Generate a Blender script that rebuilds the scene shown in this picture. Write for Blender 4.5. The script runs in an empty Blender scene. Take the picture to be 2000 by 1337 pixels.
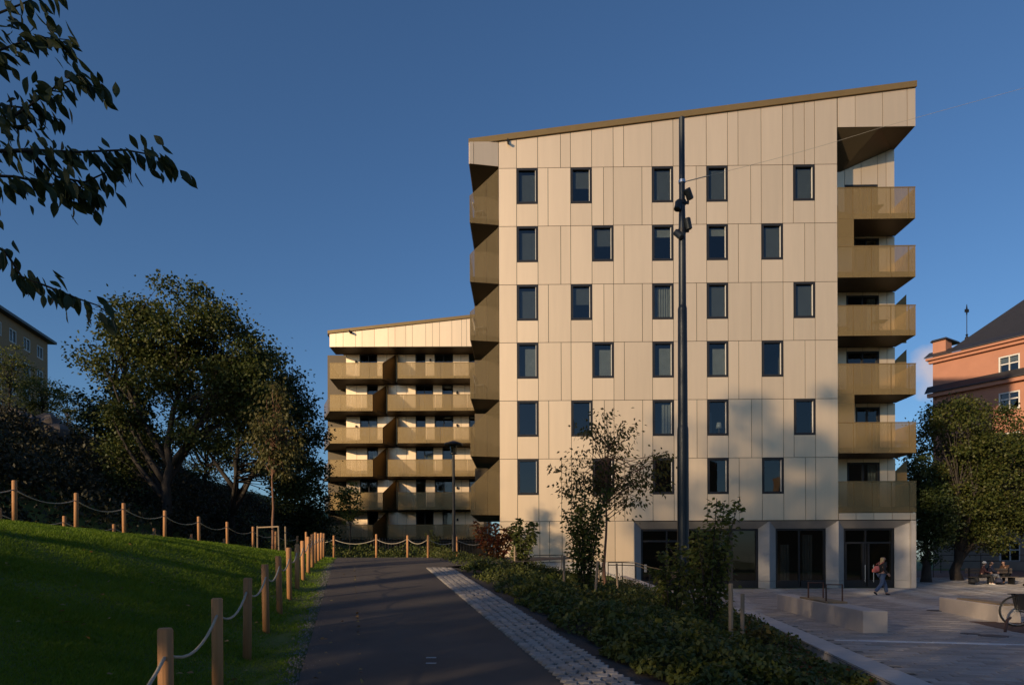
import bpy, math, random
import numpy as np
from mathutils import Vector, Matrix
random.seed(7)
RNG = np.random.default_rng(7)
R = math.radians
scene = bpy.context.scene
COL = scene.collection

# ------------------------------------------------------------------ camera, sky, sun, exposure
CAMZ = 1.7
FPX = 1333.0
HOR = 1095.0
ROLL = R(0.2)
cam_d = bpy.data.cameras.new('camera')
cam = bpy.data.objects.new('camera', cam_d)
COL.objects.link(cam)
cam.matrix_world = Matrix.Translation((0, 0, CAMZ)) @ Matrix.Rotation(R(90), 4, 'X') @ Matrix.Rotation(-ROLL, 4, 'Z')
cam_d.sensor_width = 36.0
cam_d.lens = 36.0 * FPX / 2000.0
cam_d.shift_y = (HOR - 668.5) / 2000.0
cam_d.clip_start = 0.05
cam_d.clip_end = 3000
scene.camera = cam

SUN_AZ = R(43)      # to the left of straight behind the camera
SUN_EL = R(14)
SUN_DIR = Vector((-math.sin(SUN_AZ) * math.cos(SUN_EL), -math.cos(SUN_AZ) * math.cos(SUN_EL), math.sin(SUN_EL)))

world = bpy.data.worlds.new('World')
scene.world = world
world.use_nodes = True
wn = world.node_tree
wn.nodes.clear()
w_out = wn.nodes.new('ShaderNodeOutputWorld')
w_bg = wn.nodes.new('ShaderNodeBackground')
w_sky = wn.nodes.new('ShaderNodeTexSky')
w_sky.sky_type = 'NISHITA'
w_sky.sun_disc = False
w_sky.sun_elevation = SUN_EL
w_sky.sun_rotation = R(180) + SUN_AZ
w_sky.altitude = 50
w_sky.air_density = 1.0
w_sky.dust_density = 0.9
w_sky.ozone_density = 5.2
w_bg.inputs['Strength'].default_value = 0.12
w_tc = wn.nodes.new('ShaderNodeTexCoord')
w_nz = wn.nodes.new('ShaderNodeTexNoise')
w_nz.inputs['Scale'].default_value = 22.0
w_nz.inputs['Detail'].default_value = 6.0
wn.links.new(w_tc.outputs['Generated'], w_nz.inputs['Vector'])
w_dot = wn.nodes.new('ShaderNodeVectorMath')
w_dot.operation = 'DISTANCE'
w_dot.inputs[1].default_value = Vector((0.617, 1.0, 0.278)).normalized()
wn.links.new(w_tc.outputs['Generated'], w_dot.inputs[0])
w_mr = wn.nodes.new('ShaderNodeMapRange')
w_mr.inputs['From Min'].default_value = 0.055
w_mr.inputs['From Max'].default_value = 0.0
w_mr.inputs['To Min'].default_value = -0.35
w_mr.inputs['To Max'].default_value = 0.55
wn.links.new(w_dot.outputs['Value'], w_mr.inputs['Value'])
w_ad = wn.nodes.new('ShaderNodeMath')
w_ad.operation = 'ADD'
wn.links.new(w_mr.outputs['Result'], w_ad.inputs[0])
wn.links.new(w_nz.outputs['Fac'], w_ad.inputs[1])
w_m2 = wn.nodes.new('ShaderNodeMapRange')
w_m2.inputs['From Min'].default_value = 0.55
w_m2.inputs['From Max'].default_value = 0.95
w_m2.inputs['To Max'].default_value = 0.75
wn.links.new(w_ad.outputs[0], w_m2.inputs['Value'])
w_mx = wn.nodes.new('ShaderNodeMix')
w_mx.data_type = 'RGBA'
w_mx.inputs[7].default_value = (5.2, 4.5, 4.6, 1)
wn.links.new(w_m2.outputs['Result'], w_mx.inputs[0])
wn.links.new(w_sky.outputs[0], w_mx.inputs[6])
wn.links.new(w_mx.outputs[2], w_bg.inputs['Color'])
wn.links.new(w_bg.outputs[0], w_out.inputs['Surface'])

sun_d = bpy.data.lights.new('sun', 'SUN')
sun_d.energy = 5.0
sun_d.angle = R(1.0)
sun_d.color = (1.0, 0.745, 0.455)
sun = bpy.data.objects.new('sun', sun_d)
sun.location = (0, 0, 40)
sun.rotation_euler = SUN_DIR.to_track_quat('Z', 'Y').to_euler()
COL.objects.link(sun)

scene.view_settings.view_transform = 'Standard'
scene.view_settings.look = 'None'
scene.view_settings.exposure = 0.0
scene.view_settings.gamma = 1.0

# ------------------------------------------------------------------ materials
def pmat(name, color, rough=0.6, metal=0.0, var=0.15, scale=4.0, bump=0.0, bscale=60.0, objvar=0.0, island=0.0, spec=0.5,
         detail=5.0, stretch=None, alpha=None):
    m = bpy.data.materials.new(name)
    m.use_nodes = True
    nt = m.node_tree
    nt.nodes.clear()
    N, L = nt.nodes.new, nt.links.new
    out = N('ShaderNodeOutputMaterial')
    b = N('ShaderNodeBsdfPrincipled')
    b.inputs['Roughness'].default_value = rough
    b.inputs['Metallic'].default_value = metal
    b.inputs['Specular IOR Level'].default_value = spec
    tc = N('ShaderNodeTexCoord')
    vec = tc.outputs['Object']
    if stretch:
        mp = N('ShaderNodeMapping')
        mp.inputs['Scale'].default_value = stretch
        L(vec, mp.inputs['Vector'])
        vec = mp.outputs['Vector']
    nz = N('ShaderNodeTexNoise')
    nz.inputs['Scale'].default_value = scale
    nz.inputs['Detail'].default_value = detail
    nz.inputs['Roughness'].default_value = 0.6
    L(vec, nz.inputs['Vector'])
    mr = N('ShaderNodeMapRange')
    mr.inputs['From Min'].default_value = 0.25
    mr.inputs['From Max'].default_value = 0.75
    mr.inputs['To Min'].default_value = 1 - var
    mr.inputs['To Max'].default_value = 1 + var
    L(nz.outputs['Fac'], mr.inputs['Value'])
    fac = mr.outputs['Result']
    def addvar(src, amt):
        nonlocal fac
        r2 = N('ShaderNodeMapRange')
        r2.inputs['To Min'].default_value = 1 - amt
        r2.inputs['To Max'].default_value = 1 + amt
        L(src, r2.inputs['Value'])
        mm = N('ShaderNodeMath')
        mm.operation = 'MULTIPLY'
        L(fac, mm.inputs[0])
        L(r2.outputs['Result'], mm.inputs[1])
        fac = mm.outputs[0]
    if objvar:
        addvar(N('ShaderNodeObjectInfo').outputs['Random'], objvar)
    if island:
        addvar(N('ShaderNodeNewGeometry').outputs['Random Per Island'], island)
    mul = N('ShaderNodeVectorMath')
    mul.operation = 'SCALE'
    mul.inputs[0].default_value = color[:3]
    L(fac, mul.inputs['Scale'])
    L(mul.outputs['Vector'], b.inputs['Base Color'])
    if bump:
        nb = N('ShaderNodeTexNoise')
        nb.inputs['Scale'].default_value = bscale
        nb.inputs['Detail'].default_value = 6
        L(vec, nb.inputs['Vector'])
        bp = N('ShaderNodeBump')
        bp.inputs['Strength'].default_value = bump
        bp.inputs['Distance'].default_value = 0.02
        L(nb.outputs['Fac'], bp.inputs['Height'])
        L(bp.outputs['Normal'], b.inputs['Normal'])
    if alpha is not None:
        tr = N('ShaderNodeBsdfTransparent')
        mx = N('ShaderNodeMixShader')
        mx.inputs[0].default_value = alpha
        L(tr.outputs[0], mx.inputs[1])
        L(b.outputs[0], mx.inputs[2])
        L(mx.outputs[0], out.inputs['Surface'])
    else:
        L(b.outputs[0], out.inputs['Surface'])
    return m

def leafmat(name, c1, c2, trans=0.35, rough=0.55, patch=0.0, pscale=0.9):
    m = bpy.data.materials.new(name)
    m.use_nodes = True
    nt = m.node_tree
    nt.nodes.clear()
    N, L = nt.nodes.new, nt.links.new
    out = N('ShaderNodeOutputMaterial')
    geo = N('ShaderNodeNewGeometry')
    oi = N('ShaderNodeObjectInfo')
    ad = N('ShaderNodeMath')
    ad.operation = 'ADD'
    L(geo.outputs['Random Per Island'], ad.inputs[0])
    L(oi.outputs['Random'], ad.inputs[1])
    fr = N('ShaderNodeMath')
    fr.operation = 'FRACT'
    L(ad.outputs[0], fr.inputs[0])
    mix = N('ShaderNodeMix')
    mix.data_type = 'RGBA'
    mix.inputs[6].default_value = (*c1, 1)
    mix.inputs[7].default_value = (*c2, 1)
    src = fr.outputs[0]
    if patch:
        tc = N('ShaderNodeTexCoord')
        nz = N('ShaderNodeTexNoise')
        nz.inputs['Scale'].default_value = pscale
        nz.inputs['Detail'].default_value = 5
        L(tc.outputs['Object'], nz.inputs['Vector'])
        mr = N('ShaderNodeMapRange')
        mr.inputs['From Min'].default_value = .32
        mr.inputs['From Max'].default_value = .68
        L(nz.outputs['Fac'], mr.inputs['Value'])
        m3 = N('ShaderNodeMix')
        m3.inputs[0].default_value = patch
        L(src, m3.inputs[2])
        L(mr.outputs['Result'], m3.inputs[3])
        src = m3.outputs[0]
    L(src, mix.inputs[0])
    b = N('ShaderNodeBsdfPrincipled')
    b.inputs['Roughness'].default_value = rough
    b.inputs['Specular IOR Level'].default_value = 0.35
    L(mix.outputs[2], b.inputs['Base Color'])
    t = N('ShaderNodeBsdfTranslucent')
    L(mix.outputs[2], t.inputs['Color'])
    ms = N('ShaderNodeMixShader')
    ms.inputs[0].default_value = trans
    L(b.outputs[0], ms.inputs[1])
    L(t.outputs[0], ms.inputs[2])
    L(ms.outputs[0], out.inputs['Surface'])
    return m

def glassmat(name, refl_ior=2.0, tint=(0.75, 0.8, 0.8)):
    m = bpy.data.materials.new(name)
    m.use_nodes = True
    nt = m.node_tree
    nt.nodes.clear()
    N, L = nt.nodes.new, nt.links.new
    out = N('ShaderNodeOutputMaterial')
    fr = N('ShaderNodeFresnel')
    fr.inputs['IOR'].default_value = refl_ior
    tr = N('ShaderNodeBsdfTransparent')
    tr.inputs['Color'].default_value = (*tint, 1)
    gl = N('ShaderNodeBsdfGlossy')
    gl.inputs['Roughness'].default_value = 0.01
    # slightly wavy panes
    tc = N('ShaderNodeTexCoord')
    nz = N('ShaderNodeTexNoise')
    nz.inputs['Scale'].default_value = 0.9
    nz.inputs['Detail'].default_value = 1
    L(tc.outputs['Object'], nz.inputs['Vector'])
    bp = N('ShaderNodeBump')
    bp.inputs['Strength'].default_value = 0.08
    bp.inputs['Distance'].default_value = 0.02
    L(nz.outputs['Fac'], bp.inputs['Height'])
    L(bp.outputs['Normal'], gl.inputs['Normal'])
    mx = N('ShaderNodeMixShader')
    # the inner face of the pane must not act as a total mirror
    gb = N('ShaderNodeNewGeometry')
    sb = N('ShaderNodeMath')
    sb.operation = 'SUBTRACT'
    sb.inputs[0].default_value = 1.0
    L(gb.outputs['Backfacing'], sb.inputs[1])
    mf = N('ShaderNodeMath')
    mf.operation = 'MULTIPLY'
    L(fr.outputs[0], mf.inputs[0])
    L(sb.outputs[0], mf.inputs[1])
    L(mf.outputs[0], mx.inputs[0])
    L(tr.outputs[0], mx.inputs[1])
    L(gl.outputs[0], mx.inputs[2])
    L(mx.outputs[0], out.inputs['Surface'])
    return m

M = {}
M['panel'] = pmat('champagne_panel', (0.83, 0.645, 0.44), rough=0.45, metal=0.72, var=0.04, scale=1.1, objvar=0.06, stretch=(2.5, 1, .22))
M['panel_back'] = pmat('panel_backing', (0.05, 0.045, 0.04), rough=0.8)
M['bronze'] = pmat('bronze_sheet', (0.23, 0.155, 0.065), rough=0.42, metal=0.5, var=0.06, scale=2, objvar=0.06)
M['screen'] = pmat('perforated_bronze', (0.34, 0.235, 0.10), rough=0.42, metal=0.5, var=0.10, scale=9, objvar=0.06, alpha=0.56,
                   stretch=(1, 1, 0.06))
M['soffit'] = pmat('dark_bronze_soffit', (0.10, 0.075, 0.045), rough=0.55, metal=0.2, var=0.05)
M['frame'] = pmat('black_window_frame', (0.018, 0.018, 0.02), rough=0.4, metal=0.2, var=0.05)
M['reveal'] = pmat('pale_reveal', (0.62, 0.60, 0.57), rough=0.45, var=0.03)
M['glass'] = glassmat('window_glass', 1.85, (0.66, 0.70, 0.71))
M['shop_glass'] = glassmat('shop_glass', 1.7, (0.5, 0.52, 0.52))
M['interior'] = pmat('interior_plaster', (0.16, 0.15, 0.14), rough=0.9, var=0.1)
M['dim_blind'] = pmat('grey_roller_blind', (0.15, 0.155, 0.15), rough=.9, var=.1, scale=1.2)  # hazy sky reflection put into a grey sheet behind the panes
M['curtain'] = pmat('linen_curtain', (0.36, 0.35, 0.31), rough=0.9, var=0.12, scale=3)
M['concrete'] = pmat('precast_concrete', (0.40, 0.37, 0.345), rough=0.75, var=0.10, scale=1.7, bump=0.08, bscale=25)
M['kerbstone'] = pmat('granite_kerb', (0.43, 0.40, 0.38), rough=0.75, var=0.10, scale=6, bump=0.1, objvar=0.06)
M['benchstone'] = pmat('bench_concrete', (0.41, 0.36, 0.325), rough=0.8, var=0.08, scale=3, bump=0.08)
M['wood'] = pmat('bench_timber', (0.20, 0.145, 0.085), rough=0.7, var=0.25, scale=3, stretch=(14, 1, 14))
M['post'] = pmat('pine_post', (0.42, 0.205, 0.085), rough=0.75, var=0.22, scale=3, objvar=0.15, stretch=(12, 12, 0.6), bump=0.15, bscale=9)
M['stake'] = pmat('grey_stake', (0.27, 0.20, 0.135), rough=0.85, var=0.2, scale=3, objvar=0.15, stretch=(12, 12, 0.6))
M['rope'] = pmat('hemp_rope', (0.42, 0.37, 0.29), rough=0.9, var=0.2, scale=60)
M['steel'] = pmat('black_steel', (0.012, 0.012, 0.013), rough=0.45, metal=0.3, var=0.1)
M['pole'] = pmat('anthracite_pole', (0.028, 0.034, 0.04), rough=0.42, metal=0.4, var=0.1)
M['alu'] = pmat('brushed_steel', (0.5, 0.5, 0.5), rough=0.3, metal=0.9, var=0.05)
M['rust'] = pmat('rusty_steel', (0.07, 0.032, 0.022), rough=0.85, var=0.25, scale=8)
M['asphalt'] = pmat('asphalt', (0.066, 0.054, 0.047), rough=0.85, var=0.30, scale=0.8, bump=0.3, bscale=180, detail=9.0)
M['paint'] = pmat('worn_white_paint', (0.35, 0.35, 0.36), rough=0.8, var=0.3, scale=30)
M['sett'] = pmat('granite_sett', (0.26, 0.235, 0.215), rough=0.8, var=0.15, scale=25, objvar=0.2, bump=0.2, bscale=60)
M['sett_i'] = pmat('granite_sett_field', (0.26, 0.235, 0.215), rough=0.8, var=0.15, scale=25, island=0.2, bump=0.2, bscale=60)
M['mortar'] = pmat('sett_joint', (0.055, 0.05, 0.047), rough=0.95, var=0.3, scale=40)
M['paver'] = pmat('granite_paver', (0.275, 0.25, 0.232), rough=0.7, var=0.15, scale=8, objvar=0.22)
M['paver_i'] = pmat('granite_paver_field', (0.275, 0.25, 0.232), rough=0.7, var=0.15, scale=8, island=0.25)
M['paver_w'] = pmat('white_granite_band', (0.55, 0.55, 0.56), rough=0.65, var=0.12, scale=8, objvar=0.12)
M['soil'] = pmat('bare_soil', (0.040, 0.030, 0.025), rough=0.95, var=0.4, scale=6, bump=0.6, bscale=30)
M['ground'] = pmat('lawn_ground', (0.07, 0.10, 0.015), rough=0.95, var=0.4, scale=1.1, bump=0.5, bscale=40)
M['rock'] = pmat('granite_rock', (0.14, 0.115, 0.10), rough=0.9, var=0.35, scale=2, bump=0.5, bscale=6)
M['bark'] = pmat('dark_bark', (0.034, 0.027, 0.022), rough=0.9, var=0.35, scale=6, bump=0.5, bscale=25, stretch=(3, 3, 0.6))
M['redbark'] = pmat('reddish_young_bark', (0.17, 0.085, 0.05), rough=0.8, var=0.25, scale=8, stretch=(3, 3, 0.6))
M['grass'] = leafmat('grass_blade', (0.085, 0.165, 0.008), (0.20, 0.29, 0.020), 0.4, patch=.65)
M['leaf_cherry'] = leafmat('cherry_leaf', (0.028, 0.046, 0.018), (0.05, 0.072, 0.025), 0.3)
M['leaf_maple'] = leafmat('maple_leaf', (0.04, 0.066, 0.014), (0.095, 0.10, 0.022), 0.3)
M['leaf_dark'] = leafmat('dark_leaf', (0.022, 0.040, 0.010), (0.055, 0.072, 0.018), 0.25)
M['leaf_lime'] = leafmat('lime_leaf', (0.05, 0.062, 0.018), (0.12, 0.10, 0.030), 0.35)
M['leaf_bush'] = leafmat('bush_leaf', (0.06, 0.09, 0.018), (0.14, 0.145, 0.034), 0.45)
M['leaf_sapling'] = leafmat('sapling_leaf', (0.065, 0.075, 0.018), (0.13, 0.105, 0.028), 0.5)
M['leaf_red'] = leafmat('autumn_leaf', (0.16, 0.028, 0.018), (0.30, 0.13, 0.03), 0.4)
M['leaf_cover'] = leafmat('ground_cover_leaf', (0.034, 0.060, 0.013), (0.125, 0.130, 0.030), 0.3, patch=.55, pscale=1.3)
M['leaf_right'] = leafmat('park_tree_leaf', (0.036, 0.058, 0.012), (0.095, 0.095, 0.020), 0.3)
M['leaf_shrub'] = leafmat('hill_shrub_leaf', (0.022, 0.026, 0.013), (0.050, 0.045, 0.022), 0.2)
M['fallen'] = leafmat('fallen_leaf', (0.30, 0.24, 0.08), (0.22, 0.10, 0.04), 0.2)
M['brick'] = pmat('yellow_brick', (0.31, 0.185, 0.095), rough=0.9, var=0.15, scale=6, bump=0.15)
M['pink'] = pmat('salmon_render', (0.40, 0.185, 0.12), rough=0.9, var=0.08, scale=0.8)
M['tan'] = pmat('tan_stone', (0.27, 0.21, 0.165), rough=0.9, var=0.15, scale=2)
M['roof'] = pmat('black_metal_roof', (0.028, 0.027, 0.03), rough=0.5, var=0.15, scale=2)
M['white'] = pmat('white_paint', (0.62, 0.60, 0.57), rough=0.5, var=0.04)

# ------------------------------------------------------------------ mesh helpers
class MB:
    def __init__(s):
        s.v = []
        s.f = []
    def add(s, verts, faces):
        o = len(s.v)
        s.v += [tuple(p) for p in verts]
        s.f += [tuple(i + o for i in f) for f in faces]
        return s
    def box(s, x0, x1, y0, y1, z0, z1):
        return s.add([(x0, y0, z0), (x1, y0, z0), (x1, y1, z0), (x0, y1, z0), (x0, y0, z1), (x1, y0, z1), (x1, y1, z1), (x0, y1, z1)],
                     [(0, 3, 2, 1), (4, 5, 6, 7), (0, 1, 5, 4), (1, 2, 6, 5), (2, 3, 7, 6), (3, 0, 4, 7)])
    def hexa(s, p):   # eight corners, bottom ring then top ring
        return s.add(p, [(0, 3, 2, 1), (4, 5, 6, 7), (0, 1, 5, 4), (1, 2, 6, 5), (2, 3, 7, 6), (3, 0, 4, 7)])
    def prism(s, poly, y0, y1):   # polygon in x,z extruded along y
        n = len(poly)
        vs = [(x, y0, z) for x, z in poly] + [(x, y1, z) for x, z in poly]
        fs = [tuple(range(n)), tuple(range(2 * n - 1, n - 1, -1))]
        for i in range(n):
            j = (i + 1) % n
            fs.append((i, i + n, j + n, j))
        return s.add(vs, fs)
    def screen(s, p0, p1, zb0, zt0, zb1, zt1, t=0.03):   # thin upright sheet between two plan points
        d = Vector((p1[0] - p0[0], p1[1] - p0[1]))
        n = Vector((-d.y, d.x)).normalized() * t
        a, b = Vector(p0[:2]), Vector(p1[:2])
        return s.hexa([(a.x, a.y, zb0), (b.x, b.y, zb1), (b.x + n.x, b.y + n.y, zb1), (a.x + n.x, a.y + n.y, zb0),
                       (a.x, a.y, zt0), (b.x, b.y, zt1), (b.x + n.x, b.y + n.y, zt1), (a.x + n.x, a.y + n.y, zt0)])
    def tube(s, pts, rad, n=8, cap=True):
        pts = [Vector(p) for p in pts]
        if not hasattr(rad, '__len__'):
            rad = [rad] * len(pts)
        o = len(s.v)
        prev = None
        for i, p in enumerate(pts):
            d = (pts[min(i + 1, len(pts) - 1)] - pts[max(i - 1, 0)])
            d = d.normalized() if d.length > 1e-9 else Vector((0, 0, 1))
            if prev is None:
                a = d.orthogonal().normalized()
            else:
                a = (prev - d * prev.dot(d))
                a = a.normalized() if a.length > 1e-6 else d.orthogonal().normalized()
            prev = a
            b = d.cross(a)
            for k in range(n):
                t = 2 * math.pi * k / n
                q = p + (a * math.cos(t) + b * math.sin(t)) * rad[i]
                s.v.append((q.x, q.y, q.z))
        for i in range(len(pts) - 1):
            for k in range(n):
                k2 = (k + 1) % n
                s.f.append((o + i * n + k, o + i * n + k2, o + (i + 1) * n + k2, o + (i + 1) * n + k))
        if cap:
            s.f.append(tuple(o + k for k in range(n - 1, -1, -1)))
            s.f.append(tuple(o + (len(pts) - 1) * n + k for k in range(n)))
        return s
    def lathe(s, prof, c=(0, 0, 0), n=16):
        o = len(s.v)
        for r, z in prof:
            for k in range(n):
                t = 2 * math.pi * k / n
                s.v.append((c[0] + r * math.cos(t), c[1] + r * math.sin(t), c[2] + z))
        for i in range(len(prof) - 1):
            for k in range(n):
                k2 = (k + 1) % n
                s.f.append((o + i * n + k, o + i * n + k2, o + (i + 1) * n + k2, o + (i + 1) * n + k))
        s.f.append(tuple(o + k for k in range(n - 1, -1, -1)))
        s.f.append(tuple(o + (len(prof) - 1) * n + k for k in range(n)))
        return s
    def mesh(s, name):
        me = bpy.data.meshes.new(name)
        me.from_pydata(s.v, [], s.f)
        me.update()
        return me
    def build(s, name, mat, parent=None, smooth=False, loc=None, **kw):
        return link(name, s.mesh(name), mat, parent, smooth, loc, **kw)

def link(name, me, mat=None, parent=None, smooth=False, loc=None, **kw):
    if mat and not me.materials:
        me.materials.append(mat)
    if smooth:
        me.polygons.foreach_set('use_smooth', [True] * len(me.polygons))
    o = bpy.data.objects.new(name, me)
    COL.objects.link(o)
    if parent:
        o.parent = parent
    if loc is not None:
        o.location = loc
    for k, v in kw.items():
        o[k] = v
    return o

def thing(name, label, cat, loc=(0, 0, 0), rz=0.0, group=None):
    o = bpy.data.objects.new(name, None)
    o.empty_display_size = 0.2
    COL.objects.link(o)
    o.location = loc
    o.rotation_euler = (0, 0, rz)
    tag(o, label, cat, group)
    return o

def tag(o, label, cat, group=None):
    o['label'] = label
    o['category'] = cat
    if group:
        o['group'] = group
    return o

def struct(o):
    o['kind'] = 'structure'
    return o

def np_mesh(name, V, F):
    """V (n,3) floats, F (m,k) ints with k = 3 or 4"""
    me = bpy.data.meshes.new(name)
    V = np.asarray(V, dtype=np.float32)
    F = np.asarray(F, dtype=np.int32)
    k = F.shape[1]
    me.vertices.add(len(V))
    me.vertices.foreach_set('co', V.ravel())
    me.loops.add(F.size)
    me.loops.foreach_set('vertex_index', F.ravel())
    me.polygons.add(len(F))
    me.polygons.foreach_set('loop_start', np.arange(0, F.size, k, dtype=np.int32))
    me.polygons.foreach_set('loop_total', np.full(len(F), k, dtype=np.int32))
    me.update(calc_edges=True)
    return me

# ------------------------------------------------------------------ picture geometry (used to place things at real distances)
def ray(px, py):
    u = (px - 1000) / FPX
    v = (HOR - py) / FPX
    s, c = math.sin(ROLL), math.cos(ROLL)
    return u * c + v * s, -u * s + v * c      # dx, dz for dy = 1

def at(px, py, Y):
    dx, dz = ray(px, py)
    return Vector((dx * Y, Y, CAMZ + dz * Y))

# ------------------------------------------------------------------ terrain
def smooth01(t):
    t = min(1.0, max(0.0, t))
    return t * t * (3 - 2 * t)

def lerp(a, b, t):
    return a + (b - a) * t

def pw(x, pts):
    if x <= pts[0][0]:
        return pts[0][1]
    for (x0, y0), (x1, y1) in zip(pts, pts[1:]):
        if x <= x1:
            return y0 + (y1 - y0) * (x - x0) / (x1 - x0)
    return pts[-1][1]

def zpath(y):
    if y < 17:
        return 0.084 * y if y > -20 else -1.68
    if y < 27:
        t = y - 17
        return 1.428 + 0.084 * t - 0.0042 * t * t
    return 1.848

def xl(y):
    return -2.02 - 0.236 * (y - 6.41)
def xr(y):
    return 0.48 - 0.236 * (y - 6.41)
def xs(y):
    return xr(y) + 0.66
KERB = [(-6, 2.0), (8.5, 4.72), (19.7, 6.7), (22, 6.45), (25, 5.95), (31, 5.5), (34.6, 5.3)]
KERBZ = [(-6, 0.15), (20, 0.15), (22, 0.22), (25, 0.36), (31, 0.78), (34.6, 0.95)]
def xk(y):
    return pw(y, KERB)
def zk(y):
    return pw(y, KERBZ)
def zplaza(x, y):
    return lerp(0.15, 0.27, smooth01((y - 27) / 7.5)) + max(0.0, (y - 35)) * 0.02 * smooth01((x - 21) / 3)

def hill(x, y):
    d = max(0.0, -x - 13.0)
    f = lerp(0.30, 1.0, smooth01((y - 4) / 22))
    return min(0.52 * d, 6.5 + 0.27 * (d - 12.5) if d > 12.5 else 99) * f

def H(x, y):
    zp = zpath(y)
    if y > 30:
        zp = 1.848
    a, b = xl(min(y, 27)), xs(min(y, 24))
    if x <= a:
        zc = pw(y, [(-10, 2.2), (5, 2.35), (13, 2.5), (25, 2.2), (32, 2.05), (60, 2.3)])
        t = (a - x) / max(0.5, a + 10.0)
        if t < 1:
            edge = 0.35
            t2 = max(0.0, (a - x - edge)) / max(0.5, a + 10.0 - edge)
            z = zp + (zc - zp) * math.sin(min(1, t2) * math.pi / 2) ** 1.15
        else:
            z = zc - 0.25 * smooth01((-x - 10.2) / 1.6)
        return z + hill(x, y)
    k = xk(y)
    if x <= b:
        return zp
    # right of the setts: planting bed falling to the plaza kerb
    inner = zk(y) - 0.22
    if y < 34.6:
        if x < k:
            t = (x - b) / max(0.3, k - b)
            z = lerp(zp - 0.02, inner, smooth01(t) * 0.35 + t * 0.65)
            if y > 29:      # levels off in front of the facade
                z = lerp(z, min(z, 1.0), smooth01((y - 29) / 3))
            return z
        return zplaza(x, y)
    if x < -0.7:
        return lerp(1.0, 1.848, smooth01((-x - 0.7) / 4))
    return lerp(0.95, zplaza(x, y), smooth01((x - 5.0) / 1.0))

def grid_patch(name, xsamp, ysamp, fz, mat, keep=None, parent=None):
    nx, ny = len(xsamp), len(ysamp)
    V = [(x, y, fz(x, y)) for y in ysamp for x in xsamp]
    F = []
    for j in range(ny - 1):
        for i in range(nx - 1):
            if keep and not keep(0.5 * (xsamp[i] + xsamp[i + 1]), 0.5 * (ysamp[j] + ysamp[j + 1])):
                continue
            F.append((j * nx + i, j * nx + i + 1, (j + 1) * nx + i + 1, (j + 1) * nx + i))
    return link(name, np_mesh(name, V, F), mat, parent, smooth=True)

def strip_patch(name, f0, f1, ysamp, fz, mat, n=6, dz=0.004):
    V, F = [], []
    for y in ysamp:
        for i in range(n + 1):
            x = lerp(f0(y), f1(y), i / n)
            V.append((x, y, fz(x, y) + dz))
    for j in range(len(ysamp) - 1):
        for i in range(n):
            F.append((j * (n + 1) + i, j * (n + 1) + i + 1, (j + 1) * (n + 1) + i + 1, (j + 1) * (n + 1) + i))
    return link(name, np_mesh(name, V, F), mat, smooth=True)

xsA = list(np.arange(-70, -16, 1.5)) + list(np.arange(-16, 8, 0.3)) + list(np.arange(8, 45, 1.5)) + [60, 100, 300, 900]
xsA = [-900, -300, -110] + xsA
ysA = [-900, -200, -80, -40, -25] + list(np.arange(-18, -2, 2)) + list(np.arange(-2, 36, 0.4)) + list(np.arange(36, 92, 2.0)) + [110, 200, 500, 1500]
def Hg(x, y):
    if y > 90 or y < -20 or x < -70 or x > 45:
        xx, yy = max(-70, min(45, x)), max(-18, min(90, y))
        return H(xx, yy)
    return H(x, y)
def zground(x, y):
    z = Hg(x, y) - 0.02
    if -4 < y < 26.5 and xl(y) + 0.3 < x < 60 or 24 < y < 61 and x > (xs(y) + 0.3 if y < 34.2 else 20.9):
        z -= 0.4
    return z
ground = struct(grid_patch('ground', xsA, ysA, zground, M['ground']))

ypath = list(np.arange(-6, 27.01, 0.4))
def path_right(y):
    if y < 18.1:
        return xr(y)
    return min(xr(18.1) + 4.6 * (1 - math.cos(min(1, (y - 18.1) / 4.5) * math.pi / 2)) ** 0.5, 2.0) if y < 25.2 else 0.4
path = struct(strip_patch('asphalt_path', lambda y: xl(y) + 0.0, path_right, ypath, lambda x, y: zpath(y), M['asphalt'], 10, 0.012))
soil = struct(strip_patch('planting_soil', lambda y: xs(y) - 0.02, lambda y: xk(y) - 0.02, list(np.arange(-2, 34.4, 0.4)), lambda x, y: H(x, y), M['soil'], 14, 0.0))
base_s = struct(strip_patch('sett_strip', lambda y: xr(y) + 0.002, lambda y: xs(y), list(np.arange(2, 18.21, 0.4)), lambda x, y: zpath(y), M['mortar'], 4, 0.004))
# two worn paint marks on the path
for py in (1285, 1296):
    Y = CAMZ / (0.084 + (py - HOR) / FPX)
    c = at(842, py, Y)
    mk = MB().hexa([(c.x - 0.055, Y - 0.02, 0.084 * (Y - 0.02) + 0.013), (c.x + 0.055, Y - 0.02, 0.084 * (Y - 0.02) + 0.013), (c.x + 0.055, Y + 0.02, 0.084 * (Y + 0.02) + 0.013), (c.x - 0.055, Y + 0.02, 0.084 * (Y + 0.02) + 0.013),
                    (c.x - 0.055, Y - 0.02, 0.084 * (Y - 0.02) + 0.016), (c.x + 0.055, Y - 0.02, 0.084 * (Y - 0.02) + 0.016), (c.x + 0.055, Y + 0.02, 0.084 * (Y + 0.02) + 0.016), (c.x - 0.055, Y + 0.02, 0.084 * (Y + 0.02) + 0.016)])
    struct(mk.build('path_marking', M['paint'], path))

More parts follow.
